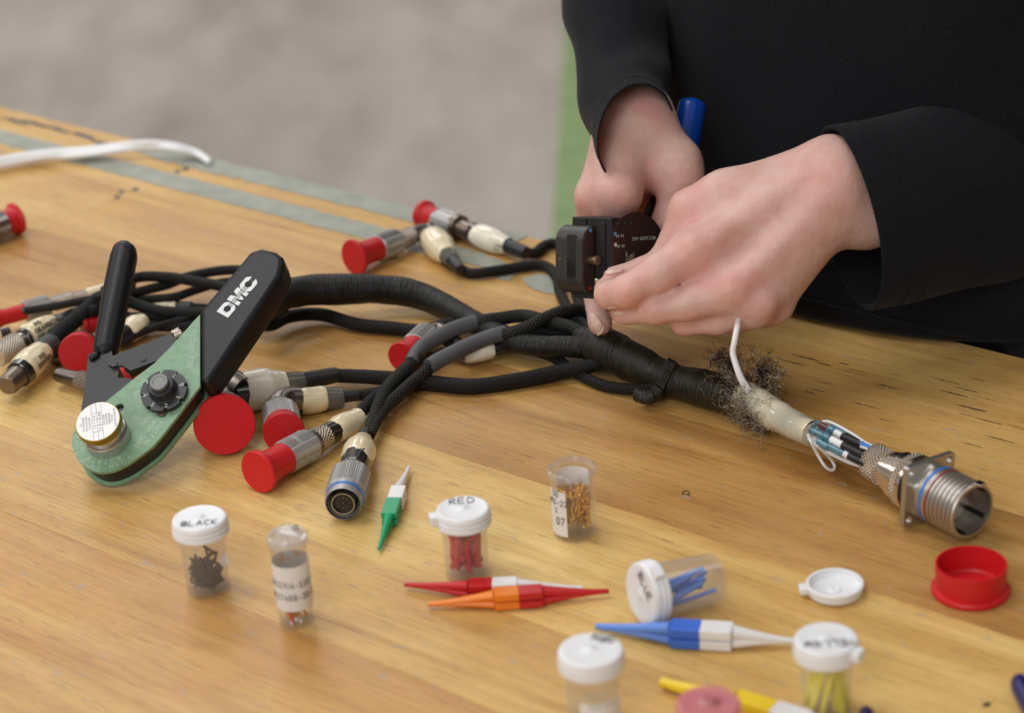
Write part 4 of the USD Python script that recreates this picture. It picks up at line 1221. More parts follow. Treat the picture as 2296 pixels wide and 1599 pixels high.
# engraved and printed words
E0 = .00002
b0, b1 = TPL.at(*zt([(965, 530)])[0]), TPL.at(*zt([(1124, 345)])[0])
dirx = unit(b1 - b0)
gz = TPL.n * .00168
pd = Polygon([(0, 0), (.0088, 0), (.0088, .0088), (0, .0088)]).intersection(Point(.0042, .0044).buffer(.0050, 24).union(sbox(0, 0, .0042, .0088))).difference(Point(.0046, .0044).buffer(.0021, 16))
pm = Polygon([(.0094, 0), (.0094, .0088), (.0128, .0088), (.0143, .0048), (.0158, .0088), (.0192, .0088), (.0192, 0), (.0166, 0), (.0166, .0050), (.0148, .0004), (.0138, .0004), (.0120, .0050), (.0120, 0)])
pc_ = Point(.0240, .0044).buffer(.0052, 28).difference(Point(.0240, .0044).buffer(.0022, 20)).difference(sbox(.0244, .0030, .0300, .0058)).intersection(sbox(.018, 0, .03, .0088))
wv = cat([prism(q, 0, .00018) for q in (pd, pm.difference(pc_.buffer(.0003)), pc_)])
dyx = np.cross(TPL.n, dirx)
CT.part('lettering', xf(wv, (b0 + b1) / 2 + gz - dirx * .0142 - dyx * .0044, dirx, dyx, TPL.n), 'paint_white', 'bold white letters DMC', smooth=False)
for k in (-1, 0, 1):
    CT.part('rule', xf(rbox(-.0120, .0110, -.00016, .00016, 0, .0001, .00004, 4), (b0 + b1) / 2 + gz + TPL.n * .0002 + np.cross(TPL.n, dirx) * k * .0011, dirx, np.cross(TPL.n, dirx), TPL.n), 'grip_black')


def engrave(s, h, a, b, sq=1.0):
    pa, pb = TPL.at(*zt([a])[0]), TPL.at(*zt([b])[0])
    CT.part('lettering', text_flat(s, h, (pa + pb) / 2 + TPL.n * E0, pb - pa, TPL.n, squeeze=sq, depth=.00006), 'engraving')


engrave('WC2  0180258', .0030, (762, 850), (788, 615), .86)
engrave('RAISE', .0030, (475, 1058), (452, 975))
engrave('TO', .0026, (478, 950), (500, 900))
engrave('SEL.', .0028, (432, 1140), (480, 1095))
engrave('NO.', .0028, (492, 1165), (530, 1120))
engrave('DMC-USA', .0028, (465, 1275), (545, 1165))
engrave('DF 11851', .0026, (510, 1275), (600, 1160))
pa, pb = TPL.at(*zt([(448, 1175)])[0]), TPL.at(*zt([(522, 1082)])[0])
CT.part('arrow', cat([tube([pa, pb], .00014, 5), tube([pb, pb - unit(pb - pa) * .0024 + np.cross(TPL.n, unit(pb - pa)) * .0012], .00014, 5), tube([pb, pb - unit(pb - pa) * .0024 - np.cross(TPL.n, unit(pb - pa)) * .0012], .00014, 5)]), 'engraving')


def arc_text(s, h, rad, mid, step):
    for k, ch in enumerate(s):
        if ch == ' ':
            continue
        t = math.radians(mid + (k - (len(s) - 1) / 2) * step)
        out = math.cos(t) * TPL.x + math.sin(t) * TPL.y
        CT.part('lettering', text_flat(ch, h, tb + out * rad + TPL.n * E0, np.cross(TPL.n, out) * -1, TPL.n, depth=.00006), 'engraving')


arc_text('ROTATE 90', .0028, .0152, -118, -14)
arc_text('PUSH INTO TURN', .0026, .0186, -118, -11)

# ================================================================ vials, lids, caps
def base_r(bx, by, rp):
    return px(rp, W(bx, by))


def rise(bx, by, ty):
    """height above the bench of the point straight over W(bx, by) that is seen at row ty"""
    b = W(bx, by)
    lo, hi = 0, .3
    for _ in range(40):
        m = (lo + hi) / 2
        if proj(b + ZZ * m)[1] > ty:
            lo = m
        else:
            hi = m
    return lo


def vial_body(t, o, r0, r1, h, material='vial_frosted', axis=ZZ, wall=.0008, lipr=0, n=48):
    pr = [(0, 0), (0, r0 * .93), (.0006, r0), (.002, r0 * 1.002), (h, r1)]
    if lipr:
        pr = [(0, 0), (0, r0 * .95), (.0006, r0), (h - .0044, r1), (h - .0040, lipr), (h - .0006, lipr), (h, lipr - .0008)]
    pr += [(h, r1 - wall), (.0022, r0 - wall), (.0018, 0)]
    return t.part('body', rev(o, axis, pr, n), material, smooth=True)


def snap_lid(t, o, R, axis=ZZ, th=.0085, material='lid_white', rings=True, tabdir=None, n=56, skirt=True, nub=True):
    """o: centre of the lid's upper face"""
    pr = [(0.0009 if nub else 0, 0), (.0009 if nub else 0, R * .09), (.0002, R * .15), (-.0004, R * .3), (-.0003, R * .7), (.0, R * .86), (-.0004, R * .93), (-.0016, R * .97)]
    if rings:
        pr += [(-.0028, R * .985), (-.0036, R * .93), (-.0044, R * .985), (-.0054, R), (-.0062, R * .945), (-.0070, R * .995), (-th, R * .99)]
    else:
        pr += [(-.004, R * .985), (-.0052, R), (-th, R * .995)]
    pr += [(-th, R * .86), (-.0022, R * .85), (-.0022, 0)]
    p = t.part('lid', rev(o, axis, [(-a, b) for a, b in pr] if False else pr[::-1], n), material)
    if tabdir is not None:
        d = unit(tabdir - np.asarray(axis) * (tabdir @ axis))
        s = np.cross(axis, d)
        t.part('lid_tab', xf(rbox(R * .93, R + .0032, -.0032, .0032, -.0062, -.0012, .0006), o, d, s, axis), material, under=p)
    return p


CAMH = unit(np.array([BACK[0], BACK[1], 0]))       # horizontally towards the viewer
CAMR = np.cross(ZZ, -CAMH) * -1
CAMR = unit(np.array([RIGHT[0], RIGHT[1], 0]))


def rods(n, rad, o, r, z0, z1, length, seed, tilt=1.0, axis=ZZ):
    """n random rods standing, leaning and lying inside a cylinder"""
    g = np.random.default_rng(seed)
    e1 = unit(np.cross(axis, [.3, .8, .1])); e2 = np.cross(axis, e1)
    out = []
    tries = 0
    while len(out) < n and tries < 40000:
        tries += 1
        L = length * g.uniform(.85, 1.05)
        z = z0 + (z1 - z0) * g.beta(1.1, 1.6)
        a = g.uniform(0, 2 * np.pi); q = r * math.sqrt(g.uniform(0, 1))
        c = np.array([q * math.cos(a), q * math.sin(a), z])
        d = unit(np.array([g.normal(), g.normal(), g.normal() / tilt]))
        p, w = c - d * L / 2, c + d * L / 2
        if max(np.hypot(*p[:2]), np.hypot(*w[:2])) > r - rad or min(p[2], w[2]) < z0 + rad or max(p[2], w[2]) > z1:
            continue
        out.append(tuple(o + x[0] * e1 + x[1] * e2 + x[2] * axis for x in (p, w)))
    return out


def contact(a, b, r):
    d = b - a
    L = np.linalg.norm(d)
    return rev(a, d, [(0, 0), (0, r * .45), (L * .42, r * .5), (L * .45, r * .95), (L * .55, r * .95), (L * .56, r * 1.35), (L * .62, r * 1.35), (L * .63, r), (L, r), (L, 0)], 9)


# 1 black pieces
def make_vial(name, label, base, top, r0, r1, R, body='vial_frosted', lid='lid_white', tab=None, rings=True):
    o = W(*base)
    H = rise(*base, top)
    t = Thing(name, label, 'vial', o)
    vial_body(t, o, px(r0, o), px(r1, o + ZZ * H), H - .0020, body)
    if lid:
        snap_lid(t, o + ZZ * H, px(R, o + ZZ * H), material=lid, tabdir=tab, rings=rings)
    return t, o, H


vb, o, H = make_vial('vial', 'frosted vial with its white lid marked BLACK, holding black pieces', (468, 1319), 1160, 48.5, 55, 64.5)
vb.part('lettering', handwriting('BLACK', .0046, o + ZZ * (H + .0001) + CAMH * .0060 + CAMR * .001, CAMR - CAMH * .05, ZZ, .0002), 'ink_black')
for k, (a, b) in enumerate(rods(110, .0007, o, px(46, o) - .001, .0024, .0165, .0085, 4, 1.5)):
    single('black_pin', tube([a, b], .00075, 6), 'pin_black', 'small black plastic pin heaped inside the vial marked BLACK', 'pin', 'black pins inside the vial marked BLACK')
for k, (a, b) in enumerate(rods(10, .0007, o, px(46, o) - .002, .011, .0250, .0095, 9, .4)):
    single('black_pin', tube([a, b], .00075, 6), 'pin_black', 'small black plastic pin heaped inside the vial marked BLACK', 'pin', 'black pins inside the vial marked BLACK')
pp = o + CAMR * .0100 + CAMH * .0026 + ZZ * .0125
m = lump(hull([((.0, 0, 0), .0007), ((.002, 0, .004), .0006), ((.0012, .0004, .0090), .0006), ((-.0018, .0004, .004), .0006)], 8), .0008, 600, 3)
single('paper_scrap', xf(m, pp, CAMR, -CAMH, ZZ), 'paper_white', 'crumpled white scrap inside the vial marked BLACK', 'scrap')

# 2 labelled vial
o = W(666, 1392)
H = rise(666, 1392, 1199)
r0, r1 = px(40, o), px(46, o + ZZ * H)
v2 = Thing('vial', 'tall narrow clear vial with a white printed label and a folded clear cap', 'vial', o)
vial_body(v2, o, r0, r1 * .93, H - .001, 'vial_clear', lipr=r1)
v2.part('lid', lump(rev(o + ZZ * (H - .0038), ZZ, [(0, 0), (0, r1 * 1.01), (.0030, r1 * 1.01), (.0036, r1 * .97), (.0034, r1 * .80), (.0016, r1 * .76), (.0014, 0)], 48), .0002, 300), 'lid_clear', 'clear plastic cap')
fl = [((x * r1, y * r1, z), .0011) for x, y, z in [(-.62, .45, .0012), (-.1, .7, .0020), (.05, .25, .0044), (-.3, -.1, .0022), (.55, -.35, .0016), (.62, -.1, .0012)]]
v2.part('lid_flap', xf(lump(hull(fl, 10), .0007, 240, 8), o + ZZ * (H - .0010), CAMR, -CAMH, ZZ), 'lid_clear', 'folded clear flap')
z0, z1 = rise(666, 1392, 1352), rise(666, 1392, 1254)
rl = lambda z: r0 + (r1 * .93 - r0) * z / H + .00012
v2.part('sticker', rev(o, ZZ, [(z0, rl(z0) - .0001), (z0, rl(z0)), (z1, rl(z1)), (z1, rl(z1) - .0001)], 60), 'paper_white', 'white paper label wrapped around the vial')
zm = z0 + (z1 - z0) * .60
v2.part('lettering', text_round('39029/4-110 (', .0034, o + ZZ * zm, CAMR, CAMH, rl(zm) + .0001, False, sq=.74), 'ink_gray')
v2.part('lettering', text_round('MS27488-20-2', .0034, o + ZZ * (zm - .0070), CAMR, CAMH, rl(zm - .0070) + .0001, False, sq=.76), 'ink_gray')
v2.part('lettering', handwriting('D', .0045, o + ZZ * (H + .0002) + CAMR * .0046 - CAMH * .0060, CAMR, ZZ, .0003), 'ink_gray')
for a, b in rods(20, .0009, o, r0 - .0012, .0022, .0135, .0098, 21, .45):
    single('gold_contact', contact(a, b, .00085), 'gold', 'gold crimp contact in the tall labelled vial', 'contact', 'gold contacts in the tall labelled vial')
for a, b in rods(3, .0006, o, r0 - .0014, z1 - .004, z1 + .006, .007, 25, .5):
    single('gold_contact', contact(a, b, .0006), 'gold_dark', 'gold crimp contact in the tall labelled vial', 'contact', 'gold contacts in the tall labelled vial')
a = o + CAMH * (r0 - .0018) + ZZ * .0024 + CAMR * -.0006
single('red_pin', tube([a, a + ZZ * .0105 - CAMR * .0026], .0007, 8), 'pin_red', 'single red pin among gold contacts in the tall labelled vial', 'pin')

# 3 red
vr, o, H = make_vial('vial', 'frosted vial with its white lid marked RED, full of red pins', (1049, 1286), 1139, 50, 53, 63.5, tab=-CAMR + CAMH * .25)
vr.part('lettering', handwriting('RED', .0056, o + ZZ * (H + .00005) - CAMH * .0076 + CAMR * .0002, CAMR + CAMH * -.08, ZZ, .0002), 'ink_black')
for a, b in rods(46, .0009, o, px(48, o) - .0015, .0024, .0265, .0175, 31, .28) + rods(16, .0009, o, px(48, o) - .0015, .0024, .034, .0165, 32, .3):
    single('red_pin', tube([a, b], .0010, 7), 'pin_red', 'thin red plastic pin inside the vial marked RED', 'pin', 'red pins inside the vial marked RED')

# 4 open clear vial with gold contacts
o = W(1290, 1193)
H = rise(1290, 1193, 1046)
r0, r1 = px(49, o), px(50, o + ZZ * H)
vg = Thing('vial', 'open clear vial without a lid, full of gold contacts', 'vial', o)
vial_body(vg, o, r0, r1, H, 'vial_clear', lipr=px(55.5, o + ZZ * H), wall=.0011)


vg.part('rim', rev(o + ZZ * (H - .0022), ZZ, [(0, r1 * .93), (-.0019, r1 * 1.02), (-.0012, r1 * 1.09), (.0012, r1 * 1.09), (.0019, r1 * 1.02), (0, r1 * .93)], 48), 'rim_clear', 'thick clear rim')


def patch(o, ra, z0, z1, t0, t1, n=18):
    th = np.linspace(t0, t1, n)
    d = np.cos(th)[:, None] * CAMH + np.sin(th)[:, None] * CAMR
    v = np.vstack([o + d * (ra + e) + ZZ * z for e in (0, .00012) for z in (z0, z1)])
    k = np.arange(n - 1)
    q = []
    for a, b in ((0, 1), (3, 2), (1, 3), (2, 0)):
        q += [np.stack([a * n + k, a * n + k + 1, b * n + k + 1], 1), np.stack([a * n + k, b * n + k + 1, b * n + k], 1)]
    return v, np.vstack(q), None


ra = r0 + .0003
vg.part('sticker', patch(o, ra, .0030, rise(1290, 1193, 1084), math.radians(-78), math.radians(-21)), 'paper_white', 'white paper label on the left side', smooth=40)
vg.part('sticker', patch(o, r0 - .0016, .012, rise(1290, 1193, 1066), math.radians(118), math.radians(232)), 'paper_white', 'white paper label on the far side', smooth=40)
dl = math.cos(math.radians(-42)) * CAMH + math.sin(math.radians(-42)) * CAMR
tl = np.cross(ZZ, dl)
for s, z, hh, sh in (('50', .0275, .0034, -8), ('493-22D', .0225, .0034, 0), ('2', .0178, .0030, -8), ('07', .0118, .0044, 4)):
    tt = math.radians(-44 + sh)
    dl = math.cos(tt) * CAMH + math.sin(tt) * CAMR
    vg.part('lettering', text_round(s, hh, o + ZZ * z, np.cross(ZZ, dl), dl, ra + .00015, False, sq=.8), 'ink_gray')
for k, (a, b) in enumerate(rods(150, .0007, o, r0 - .0020, .0024, .0290, .0118, 41, .5)):
    single('gold_contact', contact(a, b, .00062), 'gold' if k % 5 else 'gold_dark', 'tiny gold contact heaped in the open clear vial', 'contact', 'gold contacts heaped in the open clear vial')

# 5 blue vial lying down
qa, qb = W(1436, 1334, .0167), W(1604, 1296, .0128)
ax5 = unit(qb - qa)
R5, rb5, rt5 = .0162, .0125, .0140
v5 = Thing('vial', 'frosted vial lying on its side with its lid marked BLUE, holding blue pins', 'vial', (qa + qb) / 2 * [1, 1, 0] + [0, 0, TOP])
L5 = np.linalg.norm(qb - qa)
vial_body(v5, qb, rb5, rt5, L5 - .002, axis=-ax5)
up5 = unit(ZZ - ax5 * (ZZ @ ax5))
snap_lid(v5, qa, R5, -ax5, tabdir=up5 * .9 + np.cross(ax5, up5) * .5)
rd5 = unit(RIGHT * .75 - UP * .45 - ax5 * ((RIGHT * .75 - UP * .45) @ ax5))
nn5 = -ax5
v5.part('lettering', handwriting('BLUE', .0048, qa + nn5 * .0001 + np.cross(nn5, rd5) * .0072 - rd5 * .0005, rd5, nn5, .0002), 'ink_brown')
low = -up5
pr5 = np.random.default_rng(8)
side5 = np.cross(ax5, up5)
for k in range(11):
    a = qa + ax5 * (.010 + pr5.uniform(0, .003)) + side5 * pr5.uniform(-.009, .009) + low * pr5.uniform(.000, .009)
    b = qb - ax5 * (.003 + pr5.uniform(0, .010)) + side5 * pr5.uniform(-.007, .007) + low * pr5.uniform(-.008, .007)
    single('blue_pin', tube([a, b], .0012, 8), 'pin_blue', 'slim blue plastic pin inside the lying vial marked BLUE', 'pin', 'blue pins inside the lying vial')

# 6 front vial with sticker
v6, o, H = make_vial('vial', 'white-lidded frosted vial with a pale sticker, cut off by the bottom edge', (1334, 1634), 1456, 60, 64, 77, rings=False)
v6.part('lettering', handwriting('GRN', .0048, o + ZZ * (H + .0001) - CAMH * .0085 + CAMR * .0058, CAMR * -1 + CAMH * -.45, ZZ, .0003), 'ink_gray')
v6.part('sticker', patch(o, px(62, o) + .0002, .008, rise(1334, 1634, 1545), math.radians(-30), math.radians(62)), 'paper_white', 'pale paper sticker', smooth=40)
for k in range(2):
    v6.part('lettering', text_round('CONTACT' if k == 0 else 'SEALING', .0022, o + ZZ * (.026 - .006 * k), np.cross(ZZ, unit(CAMH + .3 * CAMR)), unit(CAMH + .3 * CAMR), px(62, o) + .0004, False), 'engraving')

# 7 yellow vial
v7, o, H = make_vial('vial', 'frosted vial with its white lid marked YELLOW, holding yellow pins', (1853, 1600), 1431, 58, 61, 75, tab=CAMR + CAMH * .75, rings=False)
v7.part('lettering', handwriting('YELLOW', .0046, o + ZZ * (H + .0001) + CAMH * .0048 + CAMR * .0005, -CAMR, ZZ, .0003), 'ink_gray')
pr7 = np.random.default_rng(18)
for k in range(10):
    a_ = pr7.uniform(0, 2 * np.pi)
    a = o + .0115 * math.sqrt(pr7.uniform(.2, 1)) * (math.cos(a_) * CAMR + math.sin(a_) * CAMH) + ZZ * .004
    b = o + CAMR * pr7.uniform(-.002, .007) + CAMH * pr7.uniform(-.006, .004) + ZZ * pr7.uniform(.034, .0385)
    single('yellow_pin', tube([a, b], .0014, 8), 'pin_yellow', 'slim yellow plastic pin inside the vial marked YELLOW', 'pin', 'yellow pins inside the vial marked YELLOW')

# 8 pink lid
v8, o, H = make_vial('vial', 'vial with a translucent pink lid cut off by the bottom edge', (1594, 1752), 1574, 58, 62, 75, lid='lid_pink', rings=False)
v8.part('lettering', handwriting('GN', .0050, o + ZZ * (H + .0001) + CAMR * .001, -CAMR - CAMH * .4, ZZ, .0003), 'ink_brown')

# 9 loose white lid, open side up
o = W(1872, 1330)
R9 = px(65, o)
t9 = Thing('snap_cap', 'loose white plastic lid lying open side up beside the red cap', 'lid', o)
H9 = rise(1872, 1330, 1306)
t9.part('rim', rev(o, ZZ, [(0, 0), (0, R9 * .86), (.0012, R9 * .95), (H9 * .45, R9 * .97), (H9 * .5, R9 * .95), (H9 * .55, R9 * .98), (H9 - .0006, R9), (H9, R9 * .97), (H9, R9 * .89), (H9 * .6, R9 * .87), (H9 * .55, R9 * .80), (.0022, R9 * .76), (.0016, R9 * .25), (.0026, R9 * .16), (.0026, R9 * .1), (.0014, 0)], 64), 'lid_white')
t9.part('tab', xf(rbox(R9 * .95, R9 + .0034, -.0032, .0032, H9 * .35, H9 * .95, .0006), o, unit(-CAMR + CAMH * .1), np.cross(ZZ, unit(-CAMR + CAMH * .1)), ZZ), 'lid_white')

# 10 big red cap
o = W(2176, 1327)
R10, B10 = px(80, o), px(88, o)
H10 = rise(2176, 1327, 1264)
single('dust_cap', rev(o, ZZ, [(0, 0), (0, B10 * .97), (.0008, B10), (.0022, B10), (.0032, B10 * .97), (.0036, R10 * .965), (H10 - .0004, R10), (H10, R10 * .99), (H10, R10 * .94), (.0036, R10 * .91), (.0022, R10 * .86), (.0020, 0)], 72), 'cap_red_bright', 'wide red plastic cap standing open on the bench beside the flanged connector', 'dust cap')

# ================================================================ insertion and removal tools
def pick(name, label, tipa, b0, bm, b1, tipb, ca, cb, half, rad=3.0, tipc=None):
    """double-ended contact tool: a square waist of two colours and a tapering channel at each end. tips and waist: measured points; half: half-width of the waist in px"""
    P3 = [W(x, y, h) for x, y, h in (tipa, b0, bm, b1, tipb)]
    w = px(half, P3[2])
    t = Thing(name, label, 'contact tool', np.array([P3[2][0], P3[2][1], TOP]))
    ax = unit(P3[3] - P3[1])
    up = unit(ZZ - ax * (ZZ @ ax)); sd = np.cross(ax, up)
    for mt, a, b, tip in ((ca, P3[1], P3[2], P3[0]), (cb, P3[2], P3[3], P3[4])):
        L = np.linalg.norm(b - a)
        body = None
        for s in (1, -1):
            blk = xf(rbox(0, L, -w, w, (.0005 if s > 0 else -w), (w if s > 0 else -.0005), .0004), a, ax, sd, up)
            body0 = t.part('waist' if body is None else 'waist_half', blk, mt, under=body, smooth=35)
            body = body or body0
            st = a if tip is P3[0] else b
            c = np.array([st * (1 - u) + tip * u + up * s * w * .55 * (1 - u) ** 1.35 for u in np.linspace(0, 1, 12)])
            u = np.linspace(0, 1, 12)
            rr = w * .42 * (1 - u) ** 1.6 + px(rad, tip) * (.62 + .38 * u)
            t.part('tip', tube(c, rr, 14, True, rb=rr * 1.25), (tipc or mt) if tip is P3[0] else mt, under=body)
    return t


pick('contact_tool', 'green and white contact insertion tool lying alone beside the open connector', (850, 1232, 2.2e-3), (872, 1166, 4.5e-3), (886, 1130, 4.6e-3), (893, 1103, 4.6e-3), (917, 1048, 3e-3), 'plastic_green', 'plastic_white', 17, rad=3.4)
pick('contact_tool', 'red and white contact tool lying behind the orange one, in front of the red pins', (908, 1311, 3e-3), (1052, 1322, 5e-3), (1104, 1320, 5e-3), (1160, 1318, 5e-3), (1305, 1319, 3e-3), 'plastic_red', 'plastic_white', 19, rad=5)
pick('contact_tool', 'orange and red contact tool lying in front of the vial marked RED', (959, 1356, 2.6e-3), (1108, 1344, 5e-3), (1164, 1340, 5e-3), (1217, 1335, 5e-3), (1365, 1326, 3.5e-3), 'plastic_orange', 'plastic_red', 20, rad=5)
pick('contact_tool', 'blue and white contact tool lying below the tipped-over vial', (1337, 1405, 3e-3), (1504, 1420, 6e-3), (1571, 1424, 6e-3), (1642, 1428, 6e-3), (1778, 1438, 3.5e-3), 'plastic_blue', 'plastic_white', 25, rad=7, tipc='blade_blue')
pick('contact_tool', 'yellow and white contact tool behind the pink lid at the bottom edge', (1484, 1530, 3.4e-3), (1650, 1576, 6e-3), (1735, 1602, 6e-3), (1812, 1625, 6e-3), (1985, 1672, 4e-3), 'plastic_yellow', 'plastic_white', 24, rad=11)


def grip_tip(label, pts, rp):
    p3 = np.array([W(x, y, h) for x, y, h in pts])
    c = spline(p3, 24)
    u = np.linspace(0, 1, 24)
    r = px(rp, p3[0]) * np.minimum(1, np.sqrt(np.maximum(0, 1 - (1 - np.minimum(u / .16, 1)) ** 2)) + .02)
    t = Thing('tool_handle', label, 'tool handle', np.array([p3[0][0], p3[0][1], TOP]))
    t.part('grip', tube(c, r, 20), 'navy')
    return t


grip_tip('round navy handle tip just showing at the bottom edge beside the yellow pins', [(1940, 1588, 4e-3), (1946, 1640, 5e-3), (1950, 1760, 6e-3)], 19)
grip_tip('navy blue handle tip entering at the lower right corner of the bench', [(2284, 1518, 5e-3), (2292, 1545, 5.5e-3), (2330, 1620, 7e-3), (2380, 1740, 7e-3)], 24)

# ================================================================ the person at the bench
def smin(a, b, k):
    h = np.clip(.5 + .5 * (b - a) / k, 0, 1)
    return b * (1 - h) + a * h - k * h * (1 - h)


def cap_sdf(P, a, ra, b, rb):
    ab = b - a
    t = np.clip(((P - a) @ ab) / (ab @ ab + 1e-12), 0, 1)
    return np.linalg.norm(P - a - t[..., None] * ab, axis=-1) - (ra + (rb - ra) * t)


class Blob:
    """groups of tapered bones; bones of a group blend by k, each group joins the first (the palm) by kj and its neighbours by kf"""

    def __init__(self, groups, kj=.007, kf=.0016):
        self.g, self.kj, self.kf = groups, kj, kf

    def __call__(self, P):
        ds = []
        for bones, k in self.g:
            d = None
            for a, ra, b, rb in bones:
                x = cap_sdf(P, a, ra, b, rb)
                d = x if d is None else smin(d, x, k)
            ds.append(d)
        out = None
        for d in ds[1:]:
            e = smin(ds[0], d, self.kj)
            out = e if out is None else smin(out, e, self.kf)
        return ds[0] if out is None else out

    def bounds(self):
        p = [(c, r) for bones, _ in self.g for a, ra, b, rb in bones for c, r in ((a, ra), (b, rb))]
        lo = np.min([c - r for c, r in p], axis=0) - .012
        hi = np.max([c + r for c, r in p], axis=0) + .012
        return lo, hi


def nets(fn, lo, hi, h):
    """naive surface nets"""
    n = np.ceil((hi - lo) / h).astype(int) + 1
    ax = [lo[i] + h * np.arange(n[i]) for i in range(3)]
    P = np.stack(np.meshgrid(*ax, indexing='ij'), -1)
    d = np.concatenate([fn(P[i:i + 8]) for i in range(0, n[0], 8)])
    ins = d < 0
    cells = np.zeros(tuple(n - 1), int)
    acc = np.zeros(tuple(n - 1) + (3,)); cnt = np.zeros(tuple(n - 1))
    offs = [np.array(o) for o in np.ndindex(2, 2, 2)]
    sl = lambda o: tuple(slice(o[i], n[i] - 1 + o[i]) for i in range(3))
    for o in offs:
        for axx in range(3):
            if o[axx]:
                continue
            o2 = o.copy(); o2[axx] = 1
            a, b = d[sl(o)], d[sl(o2)]
            m = (a < 0) != (b < 0)
            t = np.where(m, a / np.where(m, a - b, 1), 0)
            q = np.zeros(acc.shape); q[:] = o
            q[..., axx] += t
            acc += q * m[..., None]; cnt += m
    act = cnt > 0
    idx = -np.ones(act.shape, int)
    idx[act] = np.arange(act.sum())
    base = np.argwhere(act)
    v = lo + h * (base + acc[act] / cnt[act][:, None])
    F = []
    for axx in range(3):
        u, w = (axx + 1) % 3, (axx + 2) % 3
        s0 = [slice(None)] * 3; s1 = [slice(None)] * 3
        s0[axx] = slice(0, n[axx] - 1); s1[axx] = slice(1, n[axx])
        a, b = ins[tuple(s0)], ins[tuple(s1)]
        for fl, m in ((False, a & ~b), (True, ~a & b)):
            e = np.argwhere(m)
            ok = (e[:, u] > 0) & (e[:, w] > 0) & (e[:, u] < n[u] - 1) & (e[:, w] < n[w] - 1)
            e = e[ok]
            def ci(du, dw):
                x = e.copy(); x[:, u] -= du; x[:, w] -= dw
                return idx[x[:, 0], x[:, 1], x[:, 2]]
            q = [ci(1, 1), ci(0, 1), ci(0, 0), ci(1, 0)]
            if fl:
                q = q[::-1]
            F += [np.stack([q[0], q[1], q[2]], 1), np.stack([q[0], q[2], q[3]], 1)]
    f = np.vstack(F)
    e = np.unique(np.sort(np.vstack([f[:, [0, 1]], f[:, [1, 2]], f[:, [2, 0]]]), axis=1), axis=0)
    deg = np.bincount(e.ravel(), minlength=len(v))[:, None]
    for k in range(10):
        s = np.zeros_like(v)
        np.add.at(s, e[:, 0], v[e[:, 1]]); np.add.at(s, e[:, 1], v[e[:, 0]])
        v = v + (.5 if k % 2 == 0 else -.52) * (s / deg - v)
    return v, f, None


def J(q, D0):
    """joint: measured point, depth offset in mm behind D0, radius in px"""
    x, y, dz, r = q
    D = D0 + dz / 1000.0
    return V(x, y, D), r * D / FPX


def chain(D0, *qs):
    js = [J(q, D0) for q in qs]
    return [(a[0], a[1], b[0], b[1]) for a, b in zip(js, js[1:])]


DL, DR = 1.315, 1.375
elbL, elbR = V(2560, 335, 1.50), V(1380, -420, 1.60)
torso_n = -1.135 - .115
cs = 0.0
for _ in range(40):                       # where the torso stands along the bench: its left side is seen at x = 1540
    c = bench(cs, torso_n, .10) - ES * .17
    cs += (1560 - proj(c)[0]) * dep(c) / FPX * 1.2
TC = bench(cs, torso_n, -TOP)
shL, shR = TC + ES * .185 + ZZ * 1.34 + EN * .0, TC - ES * .185 + ZZ * 1.34
wristL = J((1900, 420, 8, 62), DL)
left = Blob([
    (chain(DL, (1862, 392, 0, 56), (1560, 560, -7, 42)) + chain(DL, (1870, 430, -4, 60), (1636, 650, -9, 42)) + chain(DL, (1868, 465, 0, 54), (1690, 688, -3, 40)) +
     chain(DL, (1860, 485, 8, 48), (1728, 685, 12, 38)) + chain(DL, (1862, 362, 8, 50), (1626, 440, 9, 46), (1545, 468, 12, 38)) + chain(DL, (1700, 470, 8, 70), (1640, 560, 8, 60)) + chain(DL, (1556, 566, -2, 40), (1620, 640, -4, 40)) +
     chain(DL, (1935, 388, 14, 44), (1865, 376, 8, 50)) + chain(DL, (1940, 480, 12, 66), (1868, 476, 5, 60)) + chain(DL, (1930, 415, 10, 66), (1860, 420, 3, 62)) +
     [(J((1935, 388, 14, 44), DL)[0], .0112, elbL, .026), (J((1940, 480, 12, 66), DL)[0], .0165, elbL, .028)], .012),
    (chain(DL, (1556, 562, -9, 44), (1478, 612, -13, 42), (1404, 655, -14, 36), (1364, 662, -3, 30), (1354, 648, 10, 24)), .004),
    (chain(DL, (1634, 652, -11, 43), (1545, 680, -10, 39), (1470, 694, -8, 33), (1402, 700, 3, 27), (1386, 700, 9, 21)), .004),
    (chain(DL, (1692, 690, -4, 40), (1610, 715, 2, 35), (1534, 722, 6, 30), (1526, 706, 26, 26), (1570, 690, 36, 24)), .004),
    (chain(DL, (1738, 686, 10, 36), (1650, 722, 20, 27), (1610, 716, 32, 24), (1630, 690, 44, 22)), .004),
    (chain(DL, (1545, 470, 13, 38), (1482, 592, 20, 31), (1440, 608, 17, 28), (1376, 621, 11, 24)), .005),
    # knuckles
    (chain(DL, (1556, 556, -16, 34), (1562, 560, -16, 33)), .003), (chain(DL, (1640, 648, -17, 33), (1648, 648, -17, 32)), .003), (chain(DL, (1700, 682, -12, 31), (1708, 680, -12, 30)), .003),
    (chain(DL, (1412, 650, -18, 30), (1418, 648, -18, 30)), .003),
    # tendons and the ulna's head
    (chain(DL, (1830, 470, -14, 24), (1660, 630, -17, 24)), .003), (chain(DL, (1800, 400, -10, 26), (1580, 545, -15, 24)), .003), (chain(DL, (1850, 440, -11, 40), (1846, 436, -11, 40)), .003),
], .010, .0016)
